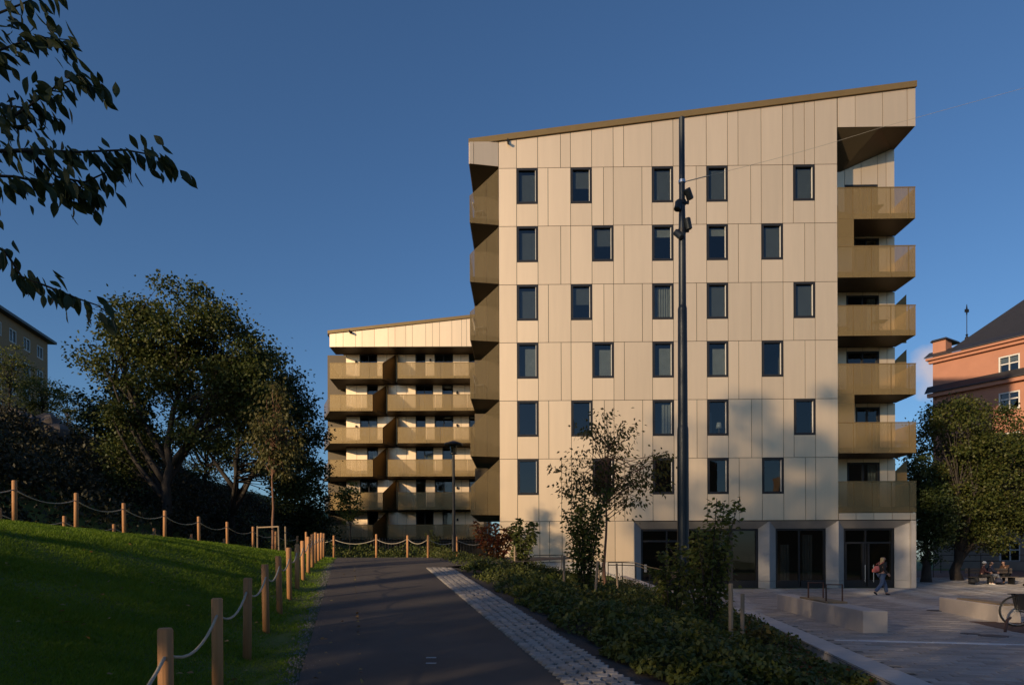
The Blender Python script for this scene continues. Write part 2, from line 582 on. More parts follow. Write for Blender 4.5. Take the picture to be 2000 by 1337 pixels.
# setts: the 300 nearest as pieces, the rest joined
def sett_geo(mb, cx, cy, ang, w, l, rnd):
    ca, sa = math.cos(ang), math.sin(ang)
    ch = 0.008
    pts = []
    for (hw, hl, dz) in ((w / 2, l / 2, -0.02), (w / 2, l / 2, 0.014), (w / 2 - ch, l / 2 - ch, 0.021)):
        for sx, sy in ((-1, -1), (1, -1), (1, 1), (-1, 1)):
            x, y = sx * hw * rnd.uniform(0.95, 1.03), sy * hl * rnd.uniform(0.95, 1.03)
            pts.append((cx + x * ca - y * sa, cy + x * sa + y * ca, dz + rnd.uniform(-.004, .004)))
    fs = []
    for r in (0, 4):
        for k in range(4):
            fs.append((r + k, r + (k + 1) % 4, r + 4 + (k + 1) % 4, r + 4 + k))
    fs.append((8, 9, 10, 11))
    return pts, fs
rs = random.Random(3)
variants = []
for k in range(10):
    p, f = sett_geo(None, 0, 0, 0, 0.124, 0.117 + 0.004 * (k % 3), rs)
    variants.append(MB().add(p, f).mesh('sett'))
    variants[-1].materials.append(M['sett'])
field = MB()
cnt = 0
sl = math.atan(-0.236)
y = 5.6
row = 0
while y < 18.0:
    for c in range(5):
        yy = y + (rs.uniform(-.012, .012)) + (0.05 if c % 2 else 0)
        xx = xr(yy) + 0.066 + c * 0.132 + rs.uniform(-.005, .005)
        zz = zpath(yy) + 0.012
        if cnt < 300:
            o = link('sett', variants[rs.randrange(10)], None, base_s, loc=(xx, yy, zz + rs.uniform(-.006, .006)))
            o.rotation_euler = (math.atan(0.084) + rs.uniform(-.03, .03), rs.uniform(-.03, .03), -sl * -1 + rs.uniform(-.06, .06))
            cnt += 1
        else:
            p, f = sett_geo(None, xx, yy, sl, 0.124, 0.118, rs)
            field.add([(a, b, zpath(b) + 0.012 + d) for a, b, d in p], f)
    y += 0.129
    row += 1
field.build('sett_field', M['sett_i'], base_s, kind='stuff')

# ------------------------------------------------------------------ plaza: joints sheet and pavers on it
PA = R(-15)
pu = Vector((math.cos(PA), math.sin(PA)))
pv = Vector((-math.sin(PA), math.cos(PA)))
plaza_y = list(np.arange(-6, 34.5, 0.5)) + list(np.arange(34.5, 62, 2.5))
def plaza_left(y):
    return xk(y) - 0.02 if y < 34.5 else 20.7
plaza = struct(strip_patch('plaza', plaza_left, lambda y: max(30, plaza_left(y) + 0.85 * y + 2), plaza_y, zplaza, M['mortar'], 24, 0.0))
CW, CL = 0.21, 0.42
cells = []
for j in range(-10, 260):
    for i in range(-60, 110):
        p = pu * (i * CL + (j % 3) * CL / 3) + pv * (j * CW)
        if p.y < 7.6 or p.y > 46 or (p.y > 34.2 and p.x < 20.9):
            continue
        if p.x < xk(p.y) + 0.46 or p.x > 0.79 * p.y + 0.5:
            continue
        cells.append((p.y, p.x, j, i))
cells.sort()
rp = random.Random(5)
pav_me = []
for k in range(6):
    w, l, c = CL - 0.012, CW - 0.012, 0.008
    j = [rp.uniform(-.003, .003) for _ in range(4)]
    vs = [(-w / 2, -l / 2, -.02), (w / 2, -l / 2, -.02), (w / 2, l / 2, -.02), (-w / 2, l / 2, -.02),
          (-w / 2, -l / 2, .008), (w / 2, -l / 2, .008), (w / 2, l / 2, .008), (-w / 2, l / 2, .008),
          (-w / 2 + c, -l / 2 + c, .014 + j[0]), (w / 2 - c, -l / 2 + c, .014 + j[1]), (w / 2 - c, l / 2 - c, .014 + j[2]), (-w / 2 + c, l / 2 - c, .014 + j[3])]
    fs = [(a + b, a + (b + 1) % 4, a + 4 + (b + 1) % 4, a + 4 + b) for a in (0, 4) for b in range(4)] + [(8, 9, 10, 11)]
    me = MB().add(vs, fs).mesh('paver')
    me.materials.append(M['paver'])
    pav_me.append(me)
white_me = pav_me[0].copy()
white_me.materials.clear()
white_me.materials.append(M['paver_w'])
WJ = round((Vector((7.5, 12.75)).dot(pv)) / CW)
tone_far = [bpy.data.materials.new('x') for _ in range(0)]
fld = {0: MB(), 1: MB(), 2: MB()}
rband = random.Random(12)
band = {i: rband.choice([0, 0, 1, 2]) for i in range(-400, 400)}
for n, (y, x, j, i) in enumerate(cells):
    white = j == WJ
    z = zplaza(x, y)
    if n < 300:
        o = link('paver', white_me if white else pav_me[rp.randrange(6)], None, plaza, loc=(x, y, z + rp.uniform(-.003, .003)))
        o.rotation_euler = (rp.uniform(-.006, .006), rp.uniform(-.006, .006), PA)
    else:
        key = 2 if white else (1 if (y > 14 and band[int(round((x * pu.x + y * pu.y) / CL * 1.0)) % 400] == 1) else 0)
        w, l = CL / 2 - .006, CW / 2 - .006
        e = pu * w
        f = pv * l
        dz = rp.uniform(-.003, .003)
        c4 = [(x - e.x - f.x, y - e.y - f.y), (x + e.x - f.x, y + e.y - f.y), (x + e.x + f.x, y + e.y + f.y), (x - e.x + f.x, y - e.y + f.y)]
        fld[key].add([(a, b, z - .02) for a, b in c4] + [(a, b, z + .014 + dz) for a, b in c4],
                     [(0, 1, 5, 4), (1, 2, 6, 5), (2, 3, 7, 6), (3, 0, 4, 7), (4, 5, 6, 7)])
M['paver_l'] = pmat('pale_granite_paver', (0.36, 0.345, 0.335), rough=0.7, var=0.15, scale=8, island=0.15)
fld[0].build('paver_field', M['paver_i'], plaza, kind='stuff')
fld[1].build('pale_paver_field', M['paver_l'], plaza, kind='stuff')
fld[2].build('white_paver_band', M['paver_w'], plaza, kind='stuff')

# kerb of granite blocks along the planting bed
kerb = bpy.data.objects.new('kerb', None)
COL.objects.link(kerb)
struct(kerb)
y = 4.5
while y < 34.0:
    ln = 0.98
    y1 = min(y + ln, 34.2)
    a0, a1 = xk(y), xk(y1)
    z0, z1 = zk(y) + 0.03, zk(y1) + 0.03
    w = 0.44 if y < 22 else 0.34
    MB().hexa([(a0, y + .006, z0 - .45), (a0 + w, y + .006, z0 - .45), (a1 + w, y1 - .006, z1 - .45), (a1, y1 - .006, z1 - .45),
               (a0, y + .006, z0), (a0 + w, y + .006, z0), (a1 + w, y1 - .006, z1), (a1, y1 - .006, z1)]).build('kerb_stone', M['kerbstone'], kerb)
    y = y1

# ------------------------------------------------------------------ main building
TH = R(0.95)
OY = 35.25
uu = Vector((math.cos(TH), -math.sin(TH), 0))
dd = Vector((math.sin(TH), math.cos(TH), 0))
def loc(px, py, dep=0.0):
    dx, dz = ray(px, py)
    t = (dep + OY * math.cos(TH)) / (dx * math.sin(TH) + math.cos(TH))
    p = Vector((dx * t, t, CAMZ + dz * t))
    return (p - Vector((0, OY, 0))).dot(uu), p.z
def lx(px, py=560, dep=0.0):
    return loc(px, py, dep)[0]
def lz(px, py, dep=0.0):
    return loc(px, py, dep)[1]

B = thing('apartment_building', 'tall champagne panelled apartment block with slanted roof and bronze corner balconies', 'building', (0, OY, 0), -TH)
XL, XR = lx(974.5), lx(1636)
XE = lx(1788.5)          # right end
XW = lx(918, 400)        # left tip of the corner balconies
rows_px = [(329.6, 320), (443.8, 433.6), (557, 549), (670, 663), (783, 777.5), (896.6, 891.8), (1017, 1015.8)]
ROWZ = [0.5 * (lz(975, a) + lz(1636, b)) for a, b in rows_px]
rA = [974.5, 1009.5, 'W', 1051, 1071, 1115, 'W', 1156.5, 1179.5, 1198.5, 1254.5, 1274, 'W', 1315.5, 1360.5, 1380.5, 'W', 1422, 1467, 1487.5, 1529.5, 1550, 'W', 1592, 1636]
rB = [974.5, 1009.5, 'W', 1051, 1095.5, 1115, 1156.5, 'W', 1198.5, 1219, 1274, 'W', 1315.5, 1336, 1380.5, 'W', 1422, 1442.5, 1487.5, 'W', 1529.5, 1572, 1592, 1636]
GAP = 0.013
PT = 0.03

# roof line (front plane)
rl0 = loc(917, 284)
rl1 = loc(1788, 171)
def roofz(x):
    return rl0[1] + (x - rl0[0]) * (rl1[1] - rl0[1]) / (rl1[0] - rl0[0])

def panel(x0, x1, z0, z1, y=0.0, ztop=None, parent=None):
    zt0, zt1 = (z1, z1) if ztop is None else (ztop(x0), ztop(x1))
    g = GAP
    mb = MB().hexa([(x0 + g, y, z0 + g), (x1 - g, y, z0 + g), (x1 - g, y + PT, z0 + g), (x0 + g, y + PT, z0 + g),
                    (x0 + g, y, zt0 - g), (x1 - g, y, zt1 - g), (x1 - g, y + PT, zt1 - g), (x0 + g, y + PT, zt0 - g)])
    # rotate the ring order so that the box is closed correctly
    return mb.build('cladding_panel', M['panel'], parent or B)

backing = MB()
def fold_sheet(x0, x1, z0, z1, y, folds=7, amp=0.03):
    n = folds * 4
    V, F = [], []
    for i in range(n + 1):
        x = lerp(x0, x1, i / n)
        yy = y + amp * math.sin(2 * math.pi * folds * i / n)
        V += [(x, yy, z0), (x, yy, z1)]
    for i in range(n):
        F.append((2 * i, 2 * i + 2, 2 * i + 3, 2 * i + 1))
    return MB().add(V, F)

def window(x0, x1, z0, z1, parent, y=0.0, fw=0.105, rec=0.13, mull=(), curtain=None, glass='glass', transom=None, proud=0.012, rev=True):
    f = MB()
    ya, yb = y - proud, y + rec
    f.box(x0, x0 + fw, ya, yb, z0, z1).box(x1 - fw, x1, ya, yb, z0, z1)
    f.box(x0 + fw, x1 - fw, ya, yb, z1 - fw, z1).box(x0 + fw, x1 - fw, ya, yb, z0, z0 + fw)
    for m_ in mull:
        f.box(m_ - .035, m_ + .035, ya + .03, yb, z0 + fw, z1 - fw)
    if transom:
        xs_ = [x0 + fw] + sorted(mull) + [x1 - fw]
        for a, b in zip(xs_, xs_[1:]):
            f.box(a + .036, b - .036, ya + .03, yb, transom - .05, transom + .05)
    w = f.build('window', M['frame'], parent)
    g = MB().box(x0 + fw + .002, x1 - fw - .002, yb - .03, yb - .018, z0 + fw + .002, z1 - fw - .002)
    g.build('pane', M[glass], w)
    if rev:
        rr = MB()
        rr.box(x1 - fw - .022, x1 - fw - .003, ya + .035, yb - .032, z0 + fw + .003, z1 - fw - .003)
        rr.build('reveal', M['reveal'], w)
    if curtain:
        for (c0, c1, b0, b1, kind) in curtain:
            ca, cb = lerp(x0 + fw, x1 - fw, c0), lerp(x0 + fw, x1 - fw, c1)
            za, zb = lerp(z0 + fw, z1 - fw, b0), lerp(z0 + fw, z1 - fw, b1)
            if kind == 'c':
                fold_sheet(ca, cb, za, zb, y + rec + .12, max(2, int((cb - ca) / .12)), .025).build('curtain', M['curtain'], w)
            else:
                MB().box(ca, cb, y + rec + .05, y + rec + .06, za, zb).build('blind', M['dim_blind'] if kind == 'd' else M['curtain'], w)  # kind d is grey standing in for mirrored sky, the others are blinds
    return w

CUR = {(2, 3): [(0.1, 1, .72, .95, 'b')], (2, 4): [(0.1, 1, .74, .95, 'b')], (2, 6): [(.1, 1, .74, .95, 'b')],
       (3, 3): [(0, 1, 0, 1, 'c')], (3, 7): [(.5, 1, 0, .85, 'c')],
       (4, 1): [(.35, 1, .02, .9, 'b')], (4, 2): [(.3, 1, .02, .85, 'b')], (4, 3): [(.3, 1, .02, .88, 'b')], (4, 4): [(.25, 1, .02, .85, 'b')], (4, 6): [(.25, 1, .02, .85, 'b')],
       (5, 3): [(.45, 1, 0, .95, 'c')], (5, 4): [(0, .2, 0, .7, 'c')]}
WINH = 1.84
for r_ in (1, 2, 3):
    for w_ in range(1, 8):
        CUR.setdefault((r_, w_), [[(.02, .98, .02, .98, 'd')], [(.02, .98, .45, .98, 'd')], [(.02, .98, .02, .98, 'd'), (.0, .22, 0, 1, 'c')], [(.10, .98, .02, .90, 'd')], [(.78, 1, 0, 1, 'c'), (.02, .98, .02, .98, 'd')]][(r_ * 5 + w_ * 3) % 5])  # upper rows get grey sheets imitating the mirrored hazy sky
for r in range(6):
    zt, zb = ROWZ[r], ROWZ[r + 1]
    js = rA if r % 2 == 0 else rB
    i = 0
    wi = 0
    seq = [k for k in js]
    prev = seq[0]
    k = 1
    while k < len(seq):
        if seq[k] == 'W':
            x0, x1 = lx(prev), lx(seq[k + 1])
            wi += 1
            idx = wi if r % 2 == 0 else wi
            window(x0 + .006, x1 - .006, zt - WINH, zt - .012, B, curtain=CUR.get((r + 1, wi)))
            panel(x0, x1, zb, zt - WINH - .005)
            backing.box(x0, x1, PT + .002, .25, zb, zt - WINH)
            prev = seq[k + 1]
            k += 2
        else:
            x0, x1 = lx(prev), lx(seq[k])
            panel(x0, x1, zb, zt)
            backing.box(x0, x1, PT + .002, .25, zb, zt)
            prev = seq[k]
            k += 1
# top strip under the roof
top = [974.5, 1009.5, 1051, 1095.5, 1115, 1156.5, 1198.5, 1219, 1274, 1315.5, 1336, 1380.5, 1422, 1442.5, 1487.5, 1529.5, 1550, 1572, 1592, 1636]
for a, b in zip(top, top[1:]):
    panel(lx(a), lx(b), ROWZ[0], 0, ztop=roofz)
ZC = lz(1700, 248)     # ceiling of the right-hand loggia
for a, b in ((1636, 1670.5), (1670.5, 1724), (1724, 1772), (1772, 1788.5)):
    panel(lx(a, 240), lx(b, 240), ZC, 0, ztop=roofz)
backing.prism([(XL, ROWZ[0]), (XR, ROWZ[0]), (XR, roofz(XR) - .02), (XL, roofz(XL) - .02)], PT + .002, .25)
backing.prism([(XR + .001, ZC + .02), (XE - .005, ZC + .02), (XE - .005, roofz(XE) - .02), (XR + .001, roofz(XR) - .02)], PT + .002, .25)
# ground floor wall left of the shop fronts
XN1 = lx(1238.5, 1060)
GZ = lz(1100, 1096.5)
for a, b in zip([975.5, 1013, 1054.5, 1073.5, 1098, 1158, 1201.5], [1013, 1054.5, 1073.5, 1098, 1158, 1201.5, 1238.5]):
    panel(lx(a, 1060), lx(b, 1060), GZ, ROWZ[6])
backing.box(XL, XN1 - .004, PT + .002, .25, GZ, ROWZ[6])
backing.build('wall', M['panel_back'], B)
MB().box(XL, XN1 - .003, .06, .4, -.3, GZ).build('plinth', M['concrete'], B)

# rooms behind the windows
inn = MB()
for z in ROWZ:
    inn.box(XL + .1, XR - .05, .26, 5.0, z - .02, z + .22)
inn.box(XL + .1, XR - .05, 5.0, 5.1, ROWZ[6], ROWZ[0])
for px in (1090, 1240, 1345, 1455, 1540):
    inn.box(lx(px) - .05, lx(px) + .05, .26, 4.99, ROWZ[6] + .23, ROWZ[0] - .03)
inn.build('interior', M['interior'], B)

# shell: side walls, back wall, roof
sh = MB()
DEP = 15.0
sh.box(XL + .001, XL + .3, .26, DEP, -.3, roofz(XL) - .4)
sh.box(XE - .3, XE - .002, 2.15, DEP, -.3, roofz(XE) - .6)
sh.box(XL + .3, XE - .3, DEP - .3, DEP, -.3, roofz(XL) - .6)
sh.build('side_wall', M['soffit'], B)
def roofbox(x0, x1, y0, y1, o0, o1):
    return MB().hexa([(x0, y0, roofz(x0) + o0), (x1, y0, roofz(x1) + o0), (x1, y1, roofz(x1) + o0), (x0, y1, roofz(x0) + o0),
                      (x0, y0, roofz(x0) + o1), (x1, y0, roofz(x1) + o1), (x1, y1, roofz(x1) + o1), (x0, y1, roofz(x0) + o1)])
rf = roofbox(XW - .05, XE + .03, .3, DEP, -.02, .12).build('roof', M['roof'], B)
roofbox(XW - .06, XE + .05, -.10, .29, .0, .30).build('roof_fascia', M['bronze'], rf)

# right-hand loggias: back wall, side wall, soffits, parapets
LD = 1.95
side = MB()
side.box(XR - .06, XR - .004, PT + .004, LD, ROWZ[6], ZC)
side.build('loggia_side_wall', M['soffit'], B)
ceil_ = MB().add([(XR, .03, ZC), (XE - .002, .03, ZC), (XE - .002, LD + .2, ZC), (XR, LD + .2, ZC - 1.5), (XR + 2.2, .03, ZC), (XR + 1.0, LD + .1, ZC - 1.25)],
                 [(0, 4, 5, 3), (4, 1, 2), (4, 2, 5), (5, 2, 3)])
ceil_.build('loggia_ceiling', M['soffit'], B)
par = [(367, 427), (481, 541), (597, 655), (711, 770), (825.5, 884), (940.5, 1000)]
doors = [(1651, 1715.5, 361), (1669, 1717.5, 466), (1653.5, 1717, 577), (1653.5, 1717, 686), (1671, 1718, 795), (1654, 1717.5, 903)]
backw = MB()
floors = []
for k in range(6):
    ztop_ = ZC if k == 0 else lz(1710, par[k - 1][1])
    zr, zbm = lz(1710, par[k][0]), lz(1710, par[k][1])
    zfl = zbm + .30
    floors.append(zfl)
    ztop2 = ztop_ if k else ztop_ + .6
    d0, d1 = lx(doors[k][0], 700, LD), lx(doors[k][1], 700, LD)
    dz = lz(1680, doors[k][2], LD)
    # wall panels round the door
    zlow = zfl
    panel(XR, d0, zlow, ztop2, LD)
    panel(d1, lerp(d1, XE, .5), zlow, ztop2, LD)
    panel(lerp(d1, XE, .5), XE, zlow, ztop2, LD)
    panel(d0, .5 * (d0 + d1), dz, ztop2, LD)
    panel(.5 * (d0 + d1), d1, dz, ztop2, LD)
    backw.box(XR, d0, LD + PT + .002, LD + .18, zlow, ztop2).box(d1, XE - .31, LD + PT + .002, LD + .18, zlow, ztop2).box(d0, d1, LD + PT + .002, LD + .18, dz, ztop2)
    backw.box(XR, XE - .31, LD + 1.6, LD + 1.7, zlow, ztop2)
    mullx = .5 * (d0 + d1)
    w = window(d0 + .005, d1 - .005, zlow + .005, dz - .005, B, y=LD, fw=.08, mull=(mullx,), rev=False, curtain=[(.72, 1, 0, 1, 'c')] if k in (2, 5) else None)
    w.name = 'balcony_door'
    # balcony: slab > screens, rail
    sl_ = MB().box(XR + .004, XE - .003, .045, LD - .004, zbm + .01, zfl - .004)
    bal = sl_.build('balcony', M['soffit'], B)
    xsn = [XR + .006, lx(1667, 700), lx(1703, 700), lx(1741, 700), lx(1776, 700), XE]
    for a, b in zip(xsn, xsn[1:]):
        MB().box(a + .006, b - .006, 0.0, .022, zbm, zr).build('screen_panel', M['screen'], bal)
    MB().box(XE - .022, XE, .03, LD - .01, zbm, zr).build('screen_panel', M['screen'], bal)
    MB().box(XR + .006, XE + .003, -.012, .032, zr + .002, zr + .045).build('top_rail', M['bronze'], bal)
    pm = MB()
    for x in xsn[1:-1]:
        pm.box(x - .02, x + .02, .028, .06, zfl, zr)
    pm.build('baluster', M['bronze'], bal)
    if k in (1, 4):
        zz = lz(1650, par[k - 1][1])
        MB().box(XR + .006, lx(1668.5, 700), .0, .022, zr + .05, zz - .003).build('full_height_screen', M['screen'], bal)
    if k in (2, 3, 5):
        zz = ztop_
        MB().hexa([(XE + .02, LD + .25, zbm + .3), (XE + .75, LD + .25, zbm + .3), (XE + .75, LD + .28, zbm + .3), (XE + .02, LD + .28, zbm + .3),
                   (XE + .02, LD + .25, zz - .75), (XE + .75, LD + .25, zz - .05), (XE + .75, LD + .28, zz - .05), (XE + .02, LD + .28, zz - .75)]).build('side_screen', M['bronze'], bal)
backw.build('loggia_back_wall', M['panel_back'], B)
for a, b in zip([1638, 1672, 1707, 1743, 1778], [1672, 1707, 1743, 1778, 1789.5]):
    panel(lx(a, 1008), lx(b, 1008), ROWZ[6], lz(1710, 1000.5))
MB().box(XR + .002, XE - .004, PT + .003, LD, ROWZ[6] + .005, lz(1710, 1001) - .01).build('floor_slab', M['soffit'], B)

# left-hand corner balconies
XT = XW
YT = -.30
def cz(px, py):
    return lz(px, py)
Ltop = [322, 436, 549.5, 663, 777, 890.5]
lb = [(434, 440, 382, 374, 330), (549, 555, 497, 487, 444), (662, 669, 609, 601, 557), (776, 782, 722, 714, 670), (888, 894, 836, 826, 783), (1002, 1008, 950, 941, 897)]
# fascia panels above the top balcony
xk1 = lerp(XT, XL, 8 / 55)
def ang_panel(p0, p1, zb0, zb1, zt0, zt1, name, mat, parent, t=.03):
    return MB().screen(p0, p1, zb0, zt0, zb1, zt1, t).build(name, mat, parent)
yk1 = YT * (1 - 8 / 55)
zf = lz(918, 322)
ang_panel((XT, YT), (xk1 - .012, yk1), zf - .1, zf - .1, roofz(XT), roofz(xk1), 'cladding_panel', M['panel'], B)
ang_panel((xk1 + .012, yk1), (XL - .012, 0), zf - .1, zf - .1, roofz(xk1), roofz(XL), 'cladding_panel', M['panel'], B)
MB().box(XT - .03, XT - .001, YT + .05, 6, zf - .1, roofz(XT) - .02).build('cladding_panel', M['panel'], B)
MB().hexa([(XT + .01, YT + .06, zf - .1), (XL - .01, .06, zf - .1), (XL - .01, 6, zf - .1), (XT + .01, 6, zf - .1),
           (XT + .01, YT + .06, zf + .2), (XL - .01, .06, zf + .2), (XL - .01, 6, zf + .2), (XT + .01, 6, zf + .2)]).build('corner_soffit', M['soffit'], B)
scl = (1 - .0085)
for k in range(6):
    bl, br, tl, tk, tr = lb[k]
    zb0 = CAMZ + (lz(918, bl) - CAMZ) * scl
    zb1 = lz(974, br)
    ztl = CAMZ + (lz(918, tl) - CAMZ) * scl
    ztk = CAMZ + (lz(926, tk) - CAMZ) * scl
    ztr = lz(973, tr)
    zb = .5 * (zb0 + zb1)
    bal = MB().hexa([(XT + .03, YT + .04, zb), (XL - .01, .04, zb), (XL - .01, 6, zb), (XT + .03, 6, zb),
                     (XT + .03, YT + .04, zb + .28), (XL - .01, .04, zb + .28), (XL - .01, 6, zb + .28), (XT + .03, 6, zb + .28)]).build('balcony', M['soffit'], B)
    MB().box(XT + .04, XL - .02, 2.4, 2.46, zb + .285, zb + 2.75).build('divider', M['soffit'], bal)
    xm = lerp(xk1, XL, .5)
    ym = lerp(yk1, 0, .5)
    ang_panel((XT, YT), (xk1 - .006, yk1), zb, zb, ztl, ztk, 'screen_panel', M['screen'], bal, .022)
    ang_panel((xk1 + .006, yk1), (xm - .006, ym), zb, zb, ztk, lerp(ztk, ztr, .5), 'screen_panel', M['screen'], bal, .022)
    ang_panel((xm + .006, ym), (XL - .012, 0), zb, zb, lerp(ztk, ztr, .5), ztr, 'screen_panel', M['screen'], bal, .022)
    MB().box(XT - .001, XT + .02, YT + .03, 6, zb, ztl).build('screen_panel', M['screen'], bal)

# ground-floor shop fronts with splayed concrete reveals
ND = .6
zt_f = ROWZ[6] - .03
zb_f = -.2
zt_d = lz(1380, 1032, ND)
nic = [(1239.5, 1503.5, 1252, 1481), (1503.5, 1638.5, 1515, 1613), (1638.5, 1789.5, 1648, 1747)]
con = MB()
lin = MB()
for f0, f1, g0, g1 in nic:
    a0, a1 = lx(f0, 1080), lx(f1, 1080)
    b0, b1 = lx(g0, 1090, ND), lx(g1, 1090, ND)
    zf_ = zt_f
    lin.add([(a0, .03, zf_), (a1, .03, zf_), (b1, ND, zt_d), (b0, ND, zt_d)], [(0, 1, 2, 3)])
    lin.box(b0 - .3, b1 + .3, ND + .01, ND + .3, zt_d + .01, ROWZ[6] + .2)
    for (a, b, sgn) in ((a0, b0, -1), (a1, b1, 1)):
        # lower stone course and upper slab, a slim joint between them
        for z0, z1 in ((zb_f, .62), (.632, None)):
            za = zf_ if z1 is None else z1
            zbd = zt_d if z1 is None else z1
            con_ = MB().add([(a, .03, z0), (b, ND, z0), (b, ND, zbd), (a, .03, za)], [(0, 1, 2, 3)] if sgn < 0 else [(3, 2, 1, 0)])
            con_.build('column_face', M['concrete'], B)
lin.build('lintel', M['concrete'], B)
MB().box(XE - .25, XE - .002, .03, 3.0, zb_f, zt_f).build('corner_column', M['concrete'], B)
MB().box(XN1 - .25, lx(1239.5, 1080) - .002, .03, ND, zb_f, zt_f).build('corner_column', M['concrete'], B)
# glazing
shop = MB()
def sx(px):
    return lx(px, 1090, ND)
zdb = .22
zd_ = zt_d
gw = dict(y=ND + .05, fw=.10, glass='shop_glass', rev=False, rec=.12)
zt1 = lz(1290, 1056, ND)
window(sx(1252), sx(1340), zdb, zd_, B, mull=(sx(1303),), transom=zt1, **gw)
MB().box(sx(1258), sx(1263), ND - .02, ND + .03, 1.1, 1.5).build('door_handle', M['alu'], B)
window(sx(1340), sx(1428), zdb, zd_, B, mull=(sx(1384),), **gw)
window(sx(1428), sx(1481), zdb, zd_, B, curtain=None, **gw)
window(sx(1515), sx(1613), zdb, zd_, B, mull=(sx(1562),), curtain=[(.1, .3, 0, .75, 'c'), (.58, .8, 0, .92, 'c')], **gw)
w3 = window(sx(1648), sx(1747), zdb, zd_, B, mull=(sx(1692),), transom=lz(1700, 1059, ND), **gw)
kick = MB()
for a, b in ((1256, 1299), (1432, 1477), (1519, 1560), (1565, 1609), (1652, 1690), (1696, 1743)):
    kick.box(sx(a), sx(b), ND + .04, ND + .155, zdb + .1, zdb + .42)
kick.build('kick_panel', M['frame'], B)
st = MB()
for a, b in ((1663, 1686), (1703, 1728)):
    pass
for px in (1652.5, 1687, 1697, 1743):
    st.box(sx(px) - .05, sx(px) + .05, ND + .03, ND + .16, zdb + .1, lz(1700, 1059, ND) - .04)
st.build('door_stile', M['frame'], B)
for px in (1688.5, 1705):
    hd = MB().tube([(sx(px), ND - .06, .55), (sx(px), ND - .06, 1.45)], .018, 8)
    hd.box(sx(px) - .012, sx(px) + .012, ND - .06, ND + .05, .62, .64).box(sx(px) - .012, sx(px) + .012, ND - .06, ND + .05, 1.36, 1.38)
    hd.build('door_handle', M['alu'], B)
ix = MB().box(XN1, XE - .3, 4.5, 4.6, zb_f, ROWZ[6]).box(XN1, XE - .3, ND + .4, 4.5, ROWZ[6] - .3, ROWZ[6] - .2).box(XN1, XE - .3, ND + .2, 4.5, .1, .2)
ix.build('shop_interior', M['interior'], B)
# things on the sills inside
for px, r, h in ((1415, 1, 0), ):
    pass
def sill_lamp(px, rowi, nm):
    x = lx(px)
    z = ROWZ[rowi] - WINH + .11
    t = thing('table_lamp', nm, 'lamp', tuple(Vector((0, OY, 0)) + uu * x + dd * .42) , -TH)
    t.location.z = z
    MB().lathe([(.07, 0), (.06, .02), (.02, .06), (.03, .2), (.012, .34)], n=12).build('lamp_base', M['wood'], t, True)
    MB().lathe([(.17, .32), (.11, .62)], n=16).build('lamp_shade', M['white'], t, True)
sill_lamp(1408, 4, 'white shaded table lamp standing inside a dark window')
# soffit camera by the roof edge
def spotcam(px, py, dep, parent):
    x, z = loc(px, py, dep)
    MB().box(x - .03, x + .03, dep - .16, dep - .0, z - .02, z + .16).tube([(x + .02, dep - .3, z - .06), (x, dep - .05, z)], [.07, .06], 8).build('facade_camera', M['steel'], parent)
spotcam(992, 280, 0, B)

# furniture on the balconies, seen through the perforated sheets
def bpos(x, y, z):
    return tuple(Vector((0, OY, z)) + uu * x + dd * y)
def balcony_table(x, y, z, label):
    t = thing('balcony_table', label, 'table', bpos(x, y, z), -TH, 'furniture on the balconies')
    MB().box(-.35, .35, -.30, .30, .70, .73).build('table_top', M['wood'], t)
    for sx_ in (-1, 1):
        MB().tube([(-.28 * sx_, -.22, 0), (.28 * sx_, -.22, .70)], .016, 6).tube([(-.28 * sx_, .22, 0), (.28 * sx_, .22, .70)], .016, 6).build('leg', M['wood'], t)
def balcony_chair(x, y, z, rz, label, mat):
    t = thing('balcony_chair', label, 'chair', bpos(x, y, z), rz, 'furniture on the balconies')
    MB().box(-.25, .25, -.25, .25, .40, .45).build('seat', M[mat], t)
    MB().hexa([(-.25, .20, .45), (.25, .20, .45), (.25, .25, .45), (-.25, .25, .45), (-.25, .34, .98), (.25, .34, .98), (.25, .39, .98), (-.25, .39, .98)]).build('backrest', M[mat], t)
    for a_ in (-1, 1):
        for b_ in (-1, 1):
            MB().tube([(a_ * .22, b_ * .22, 0), (a_ * .22, b_ * .22, .40)], .018, 6).build('leg', M[mat], t)
balcony_table(lx(1726), .9, floors[0], 'small folding table behind the top right balcony screen')
balcony_table(lx(1734), .9, floors[2], 'small table behind the third right balcony screen from the top')
balcony_chair(lx(1665), 1.0, floors[2], R(60), 'dark chair behind the third right balcony screen from the top', 'steel')
balcony_chair(lx(1660), 1.0, floors[0], R(90), 'dark chair behind the top right balcony screen', 'steel')
for k_, lab_ in ((0, 'white chair behind the topmost left corner screen'), (2, 'white chair behind the third left corner screen from the top'), (3, 'white chair behind the fourth left corner screen from the top')):
    balcony_chair(lx(938), .55, lz(945, lb[k_][0]) + .3, R(70), lab_, 'white')

